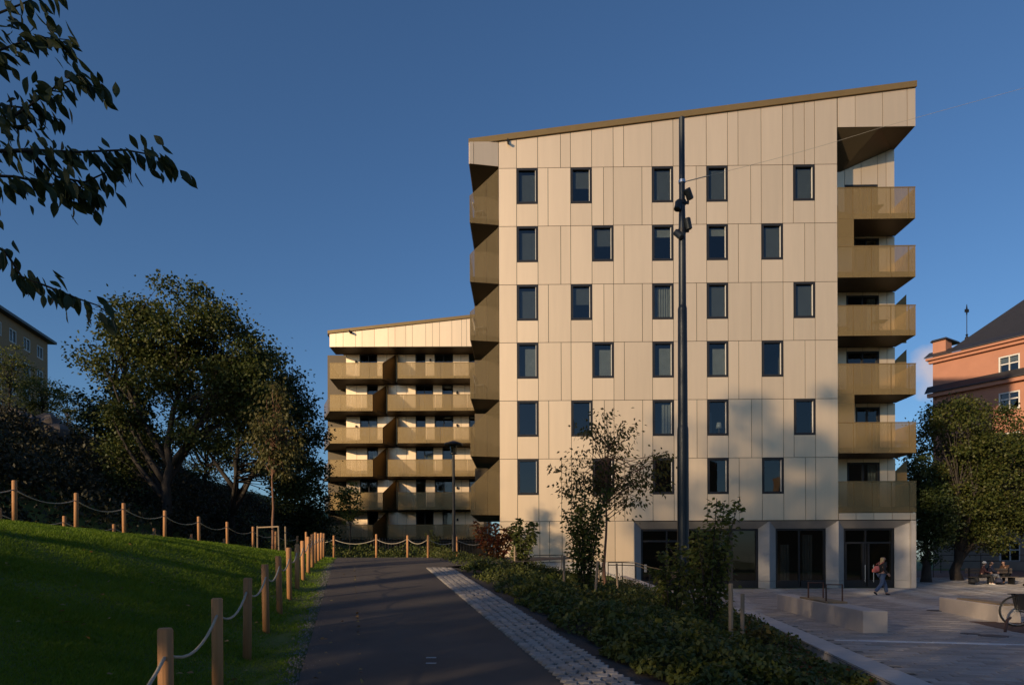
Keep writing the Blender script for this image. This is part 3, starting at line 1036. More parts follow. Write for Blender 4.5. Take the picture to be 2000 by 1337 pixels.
# ------------------------------------------------------------------ rear wing
Y2 = 63.0
B2 = thing('rear_apartment_wing', 'lower champagne and bronze balcony block behind the tall one beyond the path', 'building', (0, Y2, 0), 0)
def bx(px, dep=0.0):
    return (px - 1000) / FPX * (Y2 + dep)
def bz(py, dep=0.0):
    return CAMZ + (HOR - py) / FPX * (Y2 + dep)
LD2 = 2.2
f0x, f1x = bx(645), bx(945)
fr0, fr1 = bz(650.5), bz(617.5)
def r2(x):
    return fr0 + (x - f0x) * (fr1 - fr0) / (f1x - f0x)
zfb = bz(676)
jf = [645, 657.7, 671.6, 696, 708.6, 733, 759.5, 773, 794, 807, 833, 846, 860, 884, 903, 913, 930, 945]
for a, b in zip(jf, jf[1:]):
    panel(bx(a), bx(b), zfb, 0, 0, ztop=r2, parent=B2)
MB().prism([(f0x, zfb + .03), (f1x, zfb + .03), (f1x, r2(f1x) - .03), (f0x, r2(f0x) - .03)], PT + .003, .3).build('wall', M['panel_back'], B2)
rf2 = MB().hexa([(f0x - .3, .4, fr0), (f1x + .3, .4, fr1), (f1x + .3, 14, fr1), (f0x - .3, 14, fr0), (f0x - .3, .4, fr0 + .12), (f1x + .3, .4, fr1 + .12), (f1x + .3, 14, fr1 + .12), (f0x - .3, 14, fr0 + .12)]).build('roof', M['roof'], B2)
MB().hexa([(f0x - .15, -.12, fr0), (f1x + .3, -.12, fr1), (f1x + .3, .39, fr1), (f0x - .15, .39, fr0), (f0x - .15, -.12, fr0 + .28), (f1x + .3, -.12, fr1 + .28), (f1x + .3, .39, fr1 + .28), (f0x - .15, .39, fr0 + .28)]).build('roof_fascia', M['bronze'], rf2)
MB().box(f0x, f1x, .05, LD2 + .1, zfb - .02, zfb + .02).build('loggia_ceiling', M['soffit'], B2)
wx0 = bx(677, LD2)
par2 = [(708, 738), (770, 801), (834, 864), (897, 929), (961, 994), (1024, 1052)]
wins = {0: [(704, 738), (813, 832), (850, 886), (917, 940)], 1: [(718, 739), (813, 847), (865, 886)]}
wall2 = MB()
for k in range(6):
    zt = zfb if k == 0 else bz(par2[k - 1][1])
    zr, zb = bz(par2[k][0]), bz(par2[k][1])
    zfl = zb + .25
    ws = [(bx(a, LD2), bx(b, LD2)) for a, b in wins[k % 2]]
    xcur = wx0
    zwt = zt - .05
    wend = bx(955, LD2)
    for a, b in ws + [(wend, wend)]:
        n = max(1, round((a - xcur) / 1.0))
        for i in range(n):
            p0, p1 = lerp(xcur, a, i / n), lerp(xcur, a, (i + 1) / n)
            panel(p0, p1, zfl, zwt, LD2, parent=B2)
        wall2.box(xcur, a, LD2 + PT + .003, LD2 + .2, zfl, zwt)
        if b > a:
            ml = (.5 * (a + b),) if b - a > 1.3 else ()
            window(a + .006, b - .006, zfl, zwt - .004, B2, y=LD2, fw=.07, mull=ml, rev=False, curtain=[(.5, 1, 0, 1, 'c')] if (k * 3 + int(a)) % 4 == 0 else None)
        xcur = b
    wall2.box(wx0, wend, LD2 + .02, LD2 + .2, zwt + .001, zt + .2)
    wall2.box(wx0, wend, LD2 + 2.6, LD2 + 2.7, zfl, zt)
    # balconies left and right of the fold
    xj = bx(776 if k % 2 == 0 else 757, LD2)
    xlf, xrf = xj - .95, xj + .45
    c0 = (f0x, 0.0)
    back_l = (bx(634, 4.0) if k else f0x - .2, 4.0)
    fullz = zt - .05
    for sidek in (0, 1):
        if sidek == 0:
            poly = [(back_l[0], back_l[1]), c0, (xlf, 0), (xj - .02, LD2), (wx0, LD2), (wx0, 4.0)]
        else:
            poly = [(xj + .02, LD2), (xrf, 0), (f1x, 0), (f1x, LD2)]
        nn = len(poly)
        mb = MB().add([(x, y + .03, zb) for x, y in poly] + [(x, y + .03, zfl) for x, y in poly],
                      [tuple(range(nn))[::-1], tuple(range(nn, 2 * nn))] + [(i, (i + 1) % nn, nn + (i + 1) % nn, nn + i) for i in range(nn)])
        bal = mb.build('balcony', M['soffit'], B2)
        if sidek == 0:
            MB().screen(back_l, c0, zb, zr, zb, zr, .025).build('screen_panel', M['screen'], bal)
            n = 4
            for i in range(n):
                MB().box(lerp(f0x, xlf, i / n) + .008, lerp(f0x, xlf, (i + 1) / n) - .008, 0, .025, zb, zr).build('screen_panel', M['screen'], bal)
            MB().screen((xlf, 0), (xj - .06, LD2), zb, zr, zb, fullz, .025).build('folded_screen', M['bronze'], bal)
            MB().box(f0x, xlf, -.015, .035, zr + .002, zr + .05).build('top_rail', M['bronze'], bal)
        else:
            n = 6
            for i in range(n):
                MB().box(lerp(xrf, f1x, i / n) + .008, lerp(xrf, f1x, (i + 1) / n) - .008, 0, .025, zb, zr).build('screen_panel', M['screen'], bal)
            MB().screen((xj + .06, LD2), (xrf, 0), zb, fullz, zb, zr, .025).build('folded_screen', M['bronze'], bal)
            MB().box(xrf, f1x, -.015, .035, zr + .002, zr + .05).build('top_rail', M['bronze'], bal)
    MB().box(xj - .05, xj + .05, LD2 - .12, LD2 - .002, zfl, zt - .03).build('downpipe', M['bronze'], B2)
for px_, py_ in ((697, 706), (842, 703), (894, 766), (697, 832), (894, 830), (894, 952), (894, 1014), (742, 1012)):
    x_, z_ = bx(px_, LD2), bz(py_, LD2)
    MB().lathe([(.05, -.12), (.09, -.1), (.09, .1), (.05, .12)], c=(x_, LD2 - .11, z_), n=10).build('wall_lamp', M['steel'], B2)
wall2.build('loggia_back_wall', M['panel_back'], B2)
sh2 = MB().box(wx0, wx0 + .3, LD2 + .25, 14, 1, fr0 - .1).box(wx0, f1x, 13.7, 14, 1, fr0 - .1).box(f1x, f1x + .3, 0, 14, 1, fr1 - .1)
sh2.box(wx0, f1x, LD2 + .3, LD2 + .5, .5, bz(1052) + .1)
sh2.build('side_wall', M['soffit'], B2)
MB().box(bx(641, 4.2), wx0 - .004, 4.2, 4.3, 1.0, zfb + .5).build('recess_wall', M['soffit'], B2)
spotcam2 = MB().box(bx(685), bx(685) + .1, -.4, -.02, bz(650), bz(650) + .2).tube([(bx(686), -.5, bz(649)), (bx(690), -.3, bz(650))], .09, 8)
spotcam2.build('facade_camera', M['steel'], B2)

# ------------------------------------------------------------------ vegetation tools
def rand_unit(n, rng):
    v = rng.normal(size=(n, 3))
    return v / np.linalg.norm(v, axis=1)[:, None]

def leaf_quads(C, L, W, D=None, rng=RNG, up=0.6):
    """one folded four-cornered leaf per centre; D = leaf directions"""
    n = len(C)
    if D is None:
        D = rand_unit(n, rng)
        D[:, 2] -= 0.25
    D = D / np.linalg.norm(D, axis=1)[:, None]
    Nn = rand_unit(n, rng)
    Nn[:, 2] += up
    S = np.cross(D, Nn)
    S /= (np.linalg.norm(S, axis=1)[:, None] + 1e-9)
    L = np.broadcast_to(np.asarray(L), (n,))[:, None] * rng.uniform(0.7, 1.25, (n, 1))
    W = np.broadcast_to(np.asarray(W), (n,))[:, None] * rng.uniform(0.8, 1.2, (n, 1))
    Up = np.cross(S, D)
    p0 = C - D * L * 0.5
    p2 = C + D * L * 0.5
    mid = C - D * L * 0.08
    p1 = mid + S * W * 0.5 + Up * W * 0.16
    p3 = mid - S * W * 0.5 + Up * W * 0.16
    V = np.stack([p0, p1, p2, p3], 1).reshape(-1, 3)
    F = np.arange(4 * n).reshape(n, 4)
    return V, F

def curve(p0, p1, p2, n):
    return [p0 * (1 - t) ** 2 + p1 * 2 * t * (1 - t) + p2 * t * t for t in [i / n for i in range(n + 1)]]

def make_tree(name, label, cat, base, trunk_top, trunk_r, blobs, nclump, per, lsize, lmat, bmat, seed, group=None,
              crad=0.55, flat=0.6, zmin=None, forks=0, lw=0.62, shell=0.45, droop=0.25, nstart=.25):
    """trunk with limbs that reach leaf clumps spread through the ellipsoids of blobs (relative to base)"""
    rng = np.random.default_rng(seed)
    rnd = random.Random(seed)
    root = thing(name, label, cat, base, 0, group)
    tt = Vector(trunk_top)
    n = 10
    tr = [Vector((tt.x * (i / n) ** 1.3, tt.y * (i / n) ** 1.3, tt.z * i / n)) + Vector((rnd.uniform(-1, 1), rnd.uniform(-1, 1), 0)) * trunk_r * (0.5 if 0 < i else 0) for i in range(n + 1)]
    tr[0].z = -0.3
    mb = MB()
    mb.tube(tr, [trunk_r * (1.25 if i == 0 else 1.0 - 0.8 * i / n) for i in range(n + 1)], 8)
    stems = [tr]
    for f in range(forks):
        k = 2 + f % 3
        a = rnd.uniform(0, 6.28)
        end = tr[k] + Vector((math.cos(a) * tt.z * .28, math.sin(a) * tt.z * .28, tt.z * rnd.uniform(.45, .62)))
        st = curve(tr[k], (tr[k] + end) * .5 + Vector((math.cos(a), math.sin(a), -.2)) * tt.z * .05, end, 6)
        mb.tube(st, [trunk_r * (.62 - .5 * i / 6) for i in range(7)], 7)
        stems.append(st)
    wts = np.array([b[6] for b in blobs], float)
    wts /= wts.sum()
    C = []
    D = []
    nodes = [p for st in stems for p in st[max(1, int(len(st) * nstart)):]]
    for c in range(nclump):
        b = blobs[rng.choice(len(blobs), p=wts)]
        v = rand_unit(1, rng)[0] * (shell + (1 - shell) * rng.random() ** 0.6)
        cc = Vector((b[0] + v[0] * b[3], b[1] + v[1] * b[4], b[2] + v[2] * b[5]))
        if zmin is not None and cc.z < zmin:
            continue
        near_ = sorted(nodes, key=lambda p: (p - cc).length + (4 * max(0, p.z - cc.z + (cc - p).length * .35)))[:5]
        best = near_[int(len(near_) * rnd.random() ** 1.5)]
        best = best + (nodes[(nodes.index(best) + 1) % len(nodes)] - best) * (rnd.random() * .8 if best is not stems[0][-1] and nodes.index(best) < len(stems[0]) - 4 else 0)
        dist = (cc - best).length
        mid = (best + cc) * .5 + Vector((0, 0, dist * .12)) + Vector((rnd.uniform(-1, 1), rnd.uniform(-1, 1), rnd.uniform(-1, 1))) * dist * .08
        r0 = min(trunk_r * .32, .008 + dist * .010)
        mb.tube(curve(best, mid, cc, 5), [lerp(r0, .006, (i / 5) ** .7) for i in range(6)], 5, cap=False)
        k = max(3, int(per * rng.uniform(.6, 1.4)))
        r = crad * rng.uniform(.7, 1.3)
        P = rng.normal(size=(k, 3)) * np.array([r, r, r * flat]) * .55 + np.array(cc)
        C.append(P)
        outw = P - np.array(cc)
        D.append(outw * 0.8 / (r + 1e-6) + rand_unit(k, rng) * .6 + np.array([0, 0, -droop]))
    mb.build('trunk', bmat, root, smooth=True)
    C = np.concatenate(C)
    D = np.concatenate(D)
    V, F = leaf_quads(C, lsize, lsize * lw, D, rng)
    link('crown', np_mesh('crown', V, F), lmat, root, kind='stuff')
    return root

def gz(x, y):
    return Hg(x, y)

def foot(px, Y):
    x = (px - 1000) / FPX * Y
    return (x, Y, gz(x, Y))

# ------------------------------------------------------------------ trees on the left
b = foot(322, 29)
make_tree('maple_tree', 'tall spreading tree with bare forked lower limbs above the dark slope', 'tree', b, (0.6, 0, 7.6), .24,
          [(.8, 0, 9.0, 2.0, 2.1, 1.7, 2.8), (-1.4, 0, 8.7, 1.25, 1.4, 1.2, 1.5), (-2.5, 0, 7.3, 1.0, 1.1, .65, .8), (2.6, 0, 8.0, 1.8, 2.0, 1.9, 2.4), (3.4, 0.4, 6.2, 1.5, 1.7, 1.6, 1.7), (1.6, .3, 4.8, 1.8, 1.6, 1.1, .8), (-.2, 0, 7.0, 1.6, 1.5, 1.0, 1.5), (-1.7, 0.3, 4.6, 1.1, 1.2, 1.0, .8),
           (-2.1, -.2, 3.0, .8, 1.0, 1.0, .5)],
          240, 145, .135, M['leaf_maple'], M['bark'], 11, 'trees on the wooded slope', crad=.62, forks=6, lw=.8)
b = foot(452, 35)
make_tree('leafy_tree', 'dense dark tree right of the spreading one, nearest the rear balconies', 'tree', b, (.6, 0, 7.2), .22,
          [(1.2, 0, 8.2, 2.3, 2.3, 1.9, 3), (2.6, 0, 6.2, 1.9, 2.2, 2.0, 3), (3.3, 0, 3.6, 1.4, 1.8, 1.9, 2), (-.4, .4, 5.6, 1.6, 1.8, 1.4, .7)],
          230, 140, .145, M['leaf_dark'], M['bark'], 12, 'trees on the wooded slope', crad=.68, forks=5, lw=.8, nstart=.5)
b = foot(590, 42)
make_tree('leafy_tree', 'low dark tree filling the gap beside the rear balcony block', 'tree', b, (.2, 0, 3.8), .14,
          [(0.0, 0, 3.6, 1.6, 1.8, 2.4, 3), (.6, 0, 2.0, 1.3, 1.5, 1.5, 2)],
          90, 80, .17, M['leaf_dark'], M['bark'], 13, 'trees on the wooded slope', crad=.6, lw=.8)
b = foot(225, 34)
make_tree('leafy_tree', 'bushy dark tree left of the spreading one on the slope', 'tree', b, (.2, 0, 4.6), .16,
          [(0, 0, 3.9, 1.7, 1.7, 1.8, 3), (1.0, 0, 2.0, 1.5, 1.5, 1.3, 2)],
          100, 85, .17, M['leaf_dark'], M['bark'], 14, 'trees on the wooded slope', crad=.6, lw=.8, forks=3)
b = foot(400, 47)
make_tree('leafy_tree', 'thin background tree showing sky between its limbs behind the spreading one', 'tree', b, (.2, 0, 6.0), .13,
          [(0, 0, 5.6, 2.6, 2.0, 2.4, 3), (1.0, 0, 2.6, 2.5, 2.0, 1.5, 1.4)],
          110, 60, .16, M['leaf_dark'], M['bark'], 15, 'trees on the wooded slope', crad=.6, lw=.8, forks=6)
b = foot(132, 52)
b = (b[0], b[1], b[2] - .9)
make_tree('pine_like_tree', 'small layered tree on the ridge right of the brick block', 'tree', b, (0, 0, 4.4), .1,
          [(0, 0, 3.2, 1.9, 1.7, 1.7, 3), (0, 0, 1.2, 2.0, 1.7, .6, 1)],
          90, 40, .17, M['leaf_dark'], M['bark'], 16, 'trees on the wooded slope', crad=.5, flat=.25, lw=.5)
for px, Y, hh, sd, lab in ((18, 46, 5.6, 17, 'thin leafed tree in front of the brick block at the picture edge'), (80, 44, 3.8, 18, 'short tree below the right end of the brick block')):
    b = foot(px, Y)
    make_tree('slope_tree', lab, 'tree', b, (.2, 0, hh * .8), .09,
              [(0, 0, hh * .75, 1.3, 1.4, hh * .3, 3), (0, 0, hh * .4, 1.3, 1.3, .8, 1)],
              70, 38, .15, M['leaf_bush'], M['bark'], sd, 'trees on the wooded slope', crad=.55, flat=.35)
# staked young lime tree on the lawn edge
b = foot(533, 24.4)
make_tree('young_lime_tree', 'young staked tree with yellowing drooping crown and slim reddish trunk', 'tree', b, (0.02, 0, 5.0), .055,
          [(.1, 0, 3.9, .9, .9, 1.4, 3), (.05, 0, 5.2, .35, .35, .75, .8)],
          75, 36, .14, M['leaf_lime'], M['redbark'], 21, crad=.4, droop=1.0, nstart=.5)
b = foot(684, 31)
make_tree('young_tree', 'slim young tree standing at the path end before the rear balconies', 'tree', b, (0, 0, 3.0), .035,
          [(0, 0, 2.5, .55, .5, .95, 3)], 34, 24, .15, M['leaf_bush'], M['bark'], 22, crad=.3)

# undergrowth on the slope, one mass
def scatter_mass(name, n, fpos, lsize, mat, seed, lw=.6, up=.6):
    rng = np.random.default_rng(seed)
    C = fpos(n, rng)
    V, F = leaf_quads(C, lsize, lsize * lw, None, rng, up)
    o = link(name, np_mesh(name, V, F), mat)
    o['kind'] = 'stuff'
    return o
def slope_pos(n, rng):
    out = []
    rr = random.Random(4)
    mounds = [(rr.uniform(-46, -13.4), rr.uniform(15, 58), rr.uniform(.7, 1.8), rr.uniform(.5, 1.7)) for _ in range(560)] + [(rr.uniform(-21, -13.6), rr.uniform(23, 36), rr.uniform(.8, 1.7), rr.uniform(1.2, 2.6)) for _ in range(40)]
    for (mx, my, mr, mh) in mounds:
        if abs(mx) > .80 * my + 4:
            continue
        if mx > -17 and my < 22:
            mh *= .5
        k = int(n / 520)
        a = rng.uniform(0, 2 * math.pi, k)
        r = mr * np.sqrt(rng.random(k))
        x, y = mx + r * np.cos(a), my + r * np.sin(a)
        h = mh * np.sqrt(np.maximum(0, 1 - (r / mr) ** 2)) * rng.uniform(.55, 1.05, k)
        z = np.array([gz(p, q) for p, q in zip(x, y)]) + h
        out.append(np.stack([x, y, z], 1))
    return np.concatenate(out)
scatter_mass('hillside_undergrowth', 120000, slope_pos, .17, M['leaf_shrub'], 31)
def back_pos(n, rng):
    x = rng.uniform(-13.5, 1.5, n)
    y = rng.uniform(29, 38, n)
    z = np.array([gz(p, q) for p, q in zip(x, y)]) + rng.random(n) * (.35 + .35 * np.sin(x * 1.7) ** 2)
    return np.stack([x, y, z], 1)
scatter_mass('path_end_undergrowth', 9000, back_pos, .12, M['leaf_cover'], 32)
rr = random.Random(9)
oc = thing('rock_outcrop', 'pale granite outcrop on the ridge below the brick block', 'rock', foot(55, 38))
for k in range(7):
    x, y = -37.8 + 2.6 + .9 * k + rr.uniform(-.3, .3) - oc.location.x * 0, 38 + rr.uniform(-1.5, 1.5)
    x = (10 + 17 * k - 1000) / FPX * y
    mb = MB()
    s_ = rr.uniform(.35, .75)
    mb.lathe([(s_ * .9, -.6), (s_ * rr.uniform(.9, 1.1), .2), (s_ * rr.uniform(.6, .9), s_ * .7), (s_ * .25, s_ * 1.05)], n=8)
    mb.v = [(p[0] * rr.uniform(.8, 1.25), p[1] * rr.uniform(.8, 1.25), p[2] * rr.uniform(.8, 1.2)) for p in mb.v]
    mb.build('boulder', M['rock'], oc, loc=Vector((x, y, gz(x, y) + .75)) - oc.location)

# ------------------------------------------------------------------ lawn grass, verge, gravel, fallen leaves
def grass_blades(name, P, hgt, wid, mat, seed):
    rng = np.random.default_rng(seed)
    n = len(P)
    a = rng.uniform(0, 2 * math.pi, n)
    S = np.stack([np.cos(a), np.sin(a), np.zeros(n)], 1) * (wid[:, None] * .5)
    lean = np.stack([rng.normal(size=n) * .75, rng.normal(size=n) * .75, np.ones(n)], 1) * hgt[:, None]
    V = np.stack([P - S, P + S, P + lean], 1).reshape(-1, 3)
    o = link(name, np_mesh(name, V, np.arange(3 * n).reshape(n, 3)), mat)
    o['kind'] = 'stuff'
    return o
def lawn_pos(n, seed):
    rng = np.random.default_rng(seed)
    y = 4.2 * (27 / 4.2) ** rng.random(n)
    x0 = np.maximum(-.79 * y - .6, -14.5)
    x1 = np.array([xl(v) for v in y]) - .05
    x = x0 + (x1 - x0) * rng.random(n)
    z = np.array([gz(p, q) for p, q in zip(x, y)]) - .025
    return np.stack([x, y, z], 1), y, x1 - x
P, yy, dd_ = lawn_pos(230000, 41)
rng = np.random.default_rng(42)
patch = .75 + .35 * np.sin(P[:, 0] * 2.1 + np.sin(P[:, 1] * 1.3) * 1.7) * np.sin(P[:, 1] * 1.9 + P[:, 0] * .6)
keepm = (dd_ > .3) | (rng.random(len(P)) < dd_ / .3)
hg = (.034 + .03 * rng.random(len(P))) * patch * (1 + .018 * yy)
P, hg, yy = P[keepm], hg[keepm], yy[keepm]
grass_blades('lawn_grass', P, hg, .0045 + .0011 * yy, M['grass'], 43)
# gravel along the asphalt edge
rng = np.random.default_rng(44)
n = 2600
yv = rng.uniform(5.5, 20, n)
xv = np.array([xl(v) for v in yv]) + rng.normal(size=n) * .09 - .05
zv = np.array([max(gz(a, c), zpath(c) - .01) for a, c in zip(xv, yv)])
r_ = rng.uniform(.006, .016, n)
off = np.array([[1, 0, -.3], [-.5, .87, -.3], [-.5, -.87, -.3], [0, 0, .9]])
V = (np.stack([xv, yv, zv + .006], 1)[:, None, :] + off[None] * r_[:, None, None] * rng.uniform(.7, 1.3, (n, 4, 3))).reshape(-1, 3)
F = (np.arange(n)[:, None, None] * 4 + np.array([[0, 1, 3], [1, 2, 3], [2, 0, 3]])[None]).reshape(-1, 3)
M['gravel'] = pmat('edge_gravel', (.17, .155, .14), rough=.9, island=.4)
o = link('edge_gravel', np_mesh('edge_gravel', V, F), M['gravel'])
o['kind'] = 'stuff'
# fallen leaves on the lawn and verge
rng = np.random.default_rng(45)
n = 150
yv = 5 * (20 / 5) ** rng.random(n)
xv = rng.uniform(-.75, 0, n) * yv
xv = np.maximum(xv, -9.5)
xv = np.minimum(xv, np.array([xl(v) for v in yv]) + .6)
C = np.stack([xv, yv, np.array([gz(a, c) for a, c in zip(xv, yv)]) + .055], 1)
D = rand_unit(n, rng)
D[:, 2] *= .2
V, F = leaf_quads(C, .06, .045, D, rng, up=2.0)
o = link('fallen_leaves', np_mesh('fallen_leaves', V, F), M['fallen'])
o['kind'] = 'stuff'

# ------------------------------------------------------------------ rope fences
def post_mesh(h, r):
    return MB().lathe([(r, -.25), (r, h - .012), (r - .01, h)], n=12).mesh('post')
def rope_fence(label, pts, h, r, rope_r=.011, sag=.14, n=8, hook=.82):
    x0, y0 = pts[0]
    root = thing('rope_fence', label, 'fence', (x0, y0, gz(x0, y0)), 0, 'post and rope fences round the lawn')
    o0 = Vector(root.location)
    base = post_mesh(h, r)
    base.materials.append(M['post'])
    base.polygons.foreach_set('use_smooth', [len(p.vertices) == 4 for p in base.polygons])
    tops = []
    for i, (x, y) in enumerate(pts):
        z = max(gz(x, y), zpath(y) - .05 if x > xl(y) - .6 else -9)
        p = link('post', base, None, root, loc=Vector((x, y, z)) - o0)
        p.rotation_euler = (random.uniform(-.02, .02), random.uniform(-.02, .02), random.uniform(0, 6))
        p.scale = (1, 1, random.uniform(.97, 1.04))
        tops.append(Vector((x, y, z + h * hook)) - o0)
    for a, b_ in zip(tops, tops[1:]):
        d = (b_ - a)
        path_ = [a + d * (i / n) + Vector((0, 0, -sag * 4 * (i / n) * (1 - i / n))) for i in range(n + 1)]
        MB().tube(path_, rope_r, 6).build('rope', M['rope'], root, smooth=True)
    return root
near = [(-2.13 - .228 * (y - 4.2), y) for y in [2.65 + 1.55 * k for k in range(15)]]
rope_fence('low post and rope fence along the left edge of the asphalt path', near, .87, .045)
crest = [(-10.0 + (.02 * k), y) for k, y in enumerate([11.8, 13.7, 15.6, 17.5, 19.5, 21.6, 23.7, 26.0, 28.4, 31.2])]
rope_fence('rope fence of sunlit posts along the top of the lawn', crest, .84, .048, sag=.16)
third = [(-12.3, y) for y in [14.0, 16.4, 18.75, 21.1, 23.5, 26.2, 29.2, 32.4]]
rope_fence('shadowed rope fence behind the one along the top of the lawn', third, .86, .047, sag=.16)
endf = [at(px, 1060, Y).xy[:] for px, Y in ((598, 26.6), (652, 26.0), (735, 25.8), (796, 25.6), (836, 24.2), (893, 25.8), (955, 26.2))]
rope_fence('rope fence across the far end of the asphalt path', endf, .86, .042, sag=.18)

# ------------------------------------------------------------------ planting bed
def bed_pos(n, rng):
    y = 5.2 * (31.5 / 5.2) ** rng.random(n)
    x0 = np.array([xs(v) for v in y]) + .34 + .10 * np.sin(y * 3.1) + .08 * np.sin(y * 7.7 + 1)
    x1 = np.array([xk(v) for v in y]) - .10
    t = rng.random(n)
    x = x0 + (x1 - x0) * t
    hmax = (.30 + .14 * np.sin(x * 2.3 + 1.2 * np.sin(y * 1.7)) * np.sin(y * 2.0 + x) + .06 * np.sin(x * 7 + y * 5))
    hmax = hmax * np.clip((x - x0) / .35, .25, 1) * np.where((y < 12) & (t > .62), .55, 1.0)
    z = np.array([gz(p, q) for p, q in zip(x, y)]) + np.maximum(.04, hmax) * rng.random(n) ** .45
    return np.stack([x, y, z], 1)
scatter_mass('ground_cover', 62000, bed_pos, .085, M['leaf_cover'], 51, lw=.62, up=1.2)
def pale_pos(n, rng):
    P = bed_pos(n * 6, rng)
    return P[P[:, 1] > 17][:n] + np.array([0, 0, .06])
scatter_mass('pale_ground_cover', 3500, pale_pos, .08, M['leaf_bush'], 52)
def red_pos(n, rng):
    P = bed_pos(n * 12, rng)
    m = (P[:, 1] < 13) & (P[:, 0] > np.array([xk(v) for v in P[:, 1]]) - 1.3)
    return P[m][:n]
scatter_mass('russet_ground_cover', 900, red_pos, .09, M['leaf_red'], 53)

def broad_pos(n, rng):
    P = bed_pos(n * 14, rng)
    t = np.sin(P[:, 0] * 1.9 + 1.0) * np.sin(P[:, 1] * 1.1 + .4)
    return P[(P[:, 1] < 16) & (t > .35)][:n] + np.array([0, 0, .03])
scatter_mass('broad_leaf_ground_cover', 1700, broad_pos, .15, M['leaf_bush'], 54, lw=.7, up=1.6)
def dry_pos(n, rng):
    P = bed_pos(n * 14, rng)
    t = np.sin(P[:, 0] * 1.3 + 2.0) * np.sin(P[:, 1] * .7 + 1.4)
    return P[(P[:, 1] > 11) & (t > .45)][:n] + np.array([0, 0, .04])
scatter_mass('dry_ground_cover', 2600, dry_pos, .075, M['leaf_sapling'], 55, lw=.45, up=.4)

def bush(name, label, cat, base, h, rad, nst, nleaf, lsize, lmat, seed, group=None, low=.25, lw=.6, bmat=None, lean=(0, 0), spread=1.0):
    rng = np.random.default_rng(seed)
    rnd = random.Random(seed)
    root = thing(name, label, cat, base, 0, group)
    mb = MB()
    C, D = [], []
    for s_ in range(nst):
        a = 6.28 * s_ / nst + rnd.uniform(-.4, .4)
        top = Vector((math.cos(a) * rad * rnd.uniform(.2, 1) + lean[0], math.sin(a) * rad * rnd.uniform(.2, 1) + lean[1], h * rnd.uniform(.62, 1.0)))
        b0 = Vector((math.cos(a) * rad * .12, math.sin(a) * rad * .12, -.1))
        midp = Vector((top.x * .35, top.y * .35, top.z * .55))
        pts = curve(b0, midp, top, 7)
        mb.tube(pts, [.016 * (1 - .8 * i / 7) + .003 for i in range(8)], 5, cap=False)
        k = nleaf // nst
        t = low + (1 - low) * rng.random(k) ** .8
        q = np.array([list(p) for p in pts])
        idx = t * 7
        i0 = np.minimum(6, idx.astype(int))
        f = (idx - i0)[:, None]
        P = q[i0] * (1 - f) + q[i0 + 1] * f
        ang = rng.uniform(0, 6.28, k)
        side = np.stack([np.cos(ang), np.sin(ang), rng.uniform(-.3, .5, k)], 1)
        dist = rad * .38 * spread * (1.15 - .7 * t)[:, None] * rng.random((k, 1))
        C.append(P + side * dist)
        D.append(side + np.array([0, 0, -.3]) + rand_unit(k, rng) * .4)
        # side twigs
        for j in range(6):
            i1 = rnd.randrange(2, 7)
            aa = rnd.uniform(0, 6.28)
            e = pts[i1] + Vector((math.cos(aa), math.sin(aa), .6)) * rad * .3
            mb.tube([pts[i1], e], [.005, .002], 4, cap=False)
    mb.build('stems', bmat or M['bark'], root)
    V, F = leaf_quads(np.concatenate(C), lsize, lsize * lw, np.concatenate(D), rng)
    link('foliage', np_mesh('foliage', V, F), lmat, root, kind='stuff')
    return root
b = foot(967, 22.5)
bush('red_maple_bush', 'red and orange autumn bush beside the bronze corner of the building', 'bush', b, 1.7, .95, 10, 1100, .14, M['leaf_red'], 61, low=.2)
b = foot(1018, 21.0)
bush('green_bush', 'small green staked bush right of the red autumn bush', 'bush', b, 1.9, .7, 9, 800, .14, M['leaf_bush'], 62, low=.3)
b = foot(1142, 17)
bush('tall_bush', 'tall upright bush of many stems left of the staked sapling', 'bush', b, 2.75, .85, 15, 2900, .105, M['leaf_bush'], 63, low=.10, spread=1.15)
b = foot(1385, 13.2)
bush('tall_bush', 'tallest dense bush in front of the shop window right of the mast', 'bush', b, 2.75, .85, 14, 2100, .115, M['leaf_bush'], 64, low=.15, spread=1.3)
b = foot(1315, 14)
bush('small_bush', 'thin low bush at the foot of the mast', 'bush', b, 1.6, .6, 9, 800, .11, M['leaf_bush'], 65, low=.25)
b = foot(1475, 10.2)
bush('russet_shrub', 'low shrub with reddish leaves against the pale kerb', 'bush', b, .62, .45, 8, 420, .10, M['leaf_sapling'], 66, low=.1)
b = foot(845, 30)
bush('green_bush', 'small green bush by the foot of the street lamp', 'bush', b, 1.3, .45, 6, 300, .11, M['leaf_bush'], 67, low=.2)
# staked cherry sapling in the bed
b = foot(1180, 20)
make_tree('cherry_sapling', 'airy staked sapling with spreading reddish leaf sprays before the panelled facade', 'tree', b, (.12, 0, 4.3), .05,
          [(0.05, 0, 4.6, .9, .8, .75, 2), (-.65, 0, 3.4, .95, .8, .7, 2), (.9, 0, 3.3, .85, .8, .75, 1.6), (.1, 0, 2.7, 1.0, .7, .5, .8), (1.5, 0, 3.9, .35, .3, .25, .35)],
          95, 24, .13, M['leaf_sapling'], M['redbark'], 68, crad=.42, flat=.4, lw=.5, droop=.6, shell=.35, forks=0, nstart=.5)
def stake(px, ytop, Y, lean=0.0, r=.032, lab=''):
    x = (px - 1000) / FPX * Y
    z0 = gz(x, Y)
    ztop = CAMZ + (HOR - ytop) / FPX * Y
    h = ztop - z0
    o = MB().tube([(0, 0, -.2), (lean * h, 0, h)], r, 8).build('tree_stake', M['stake'], None, loc=(x, Y, z0))
    tag(o, lab, 'stake', 'wooden tree stakes')
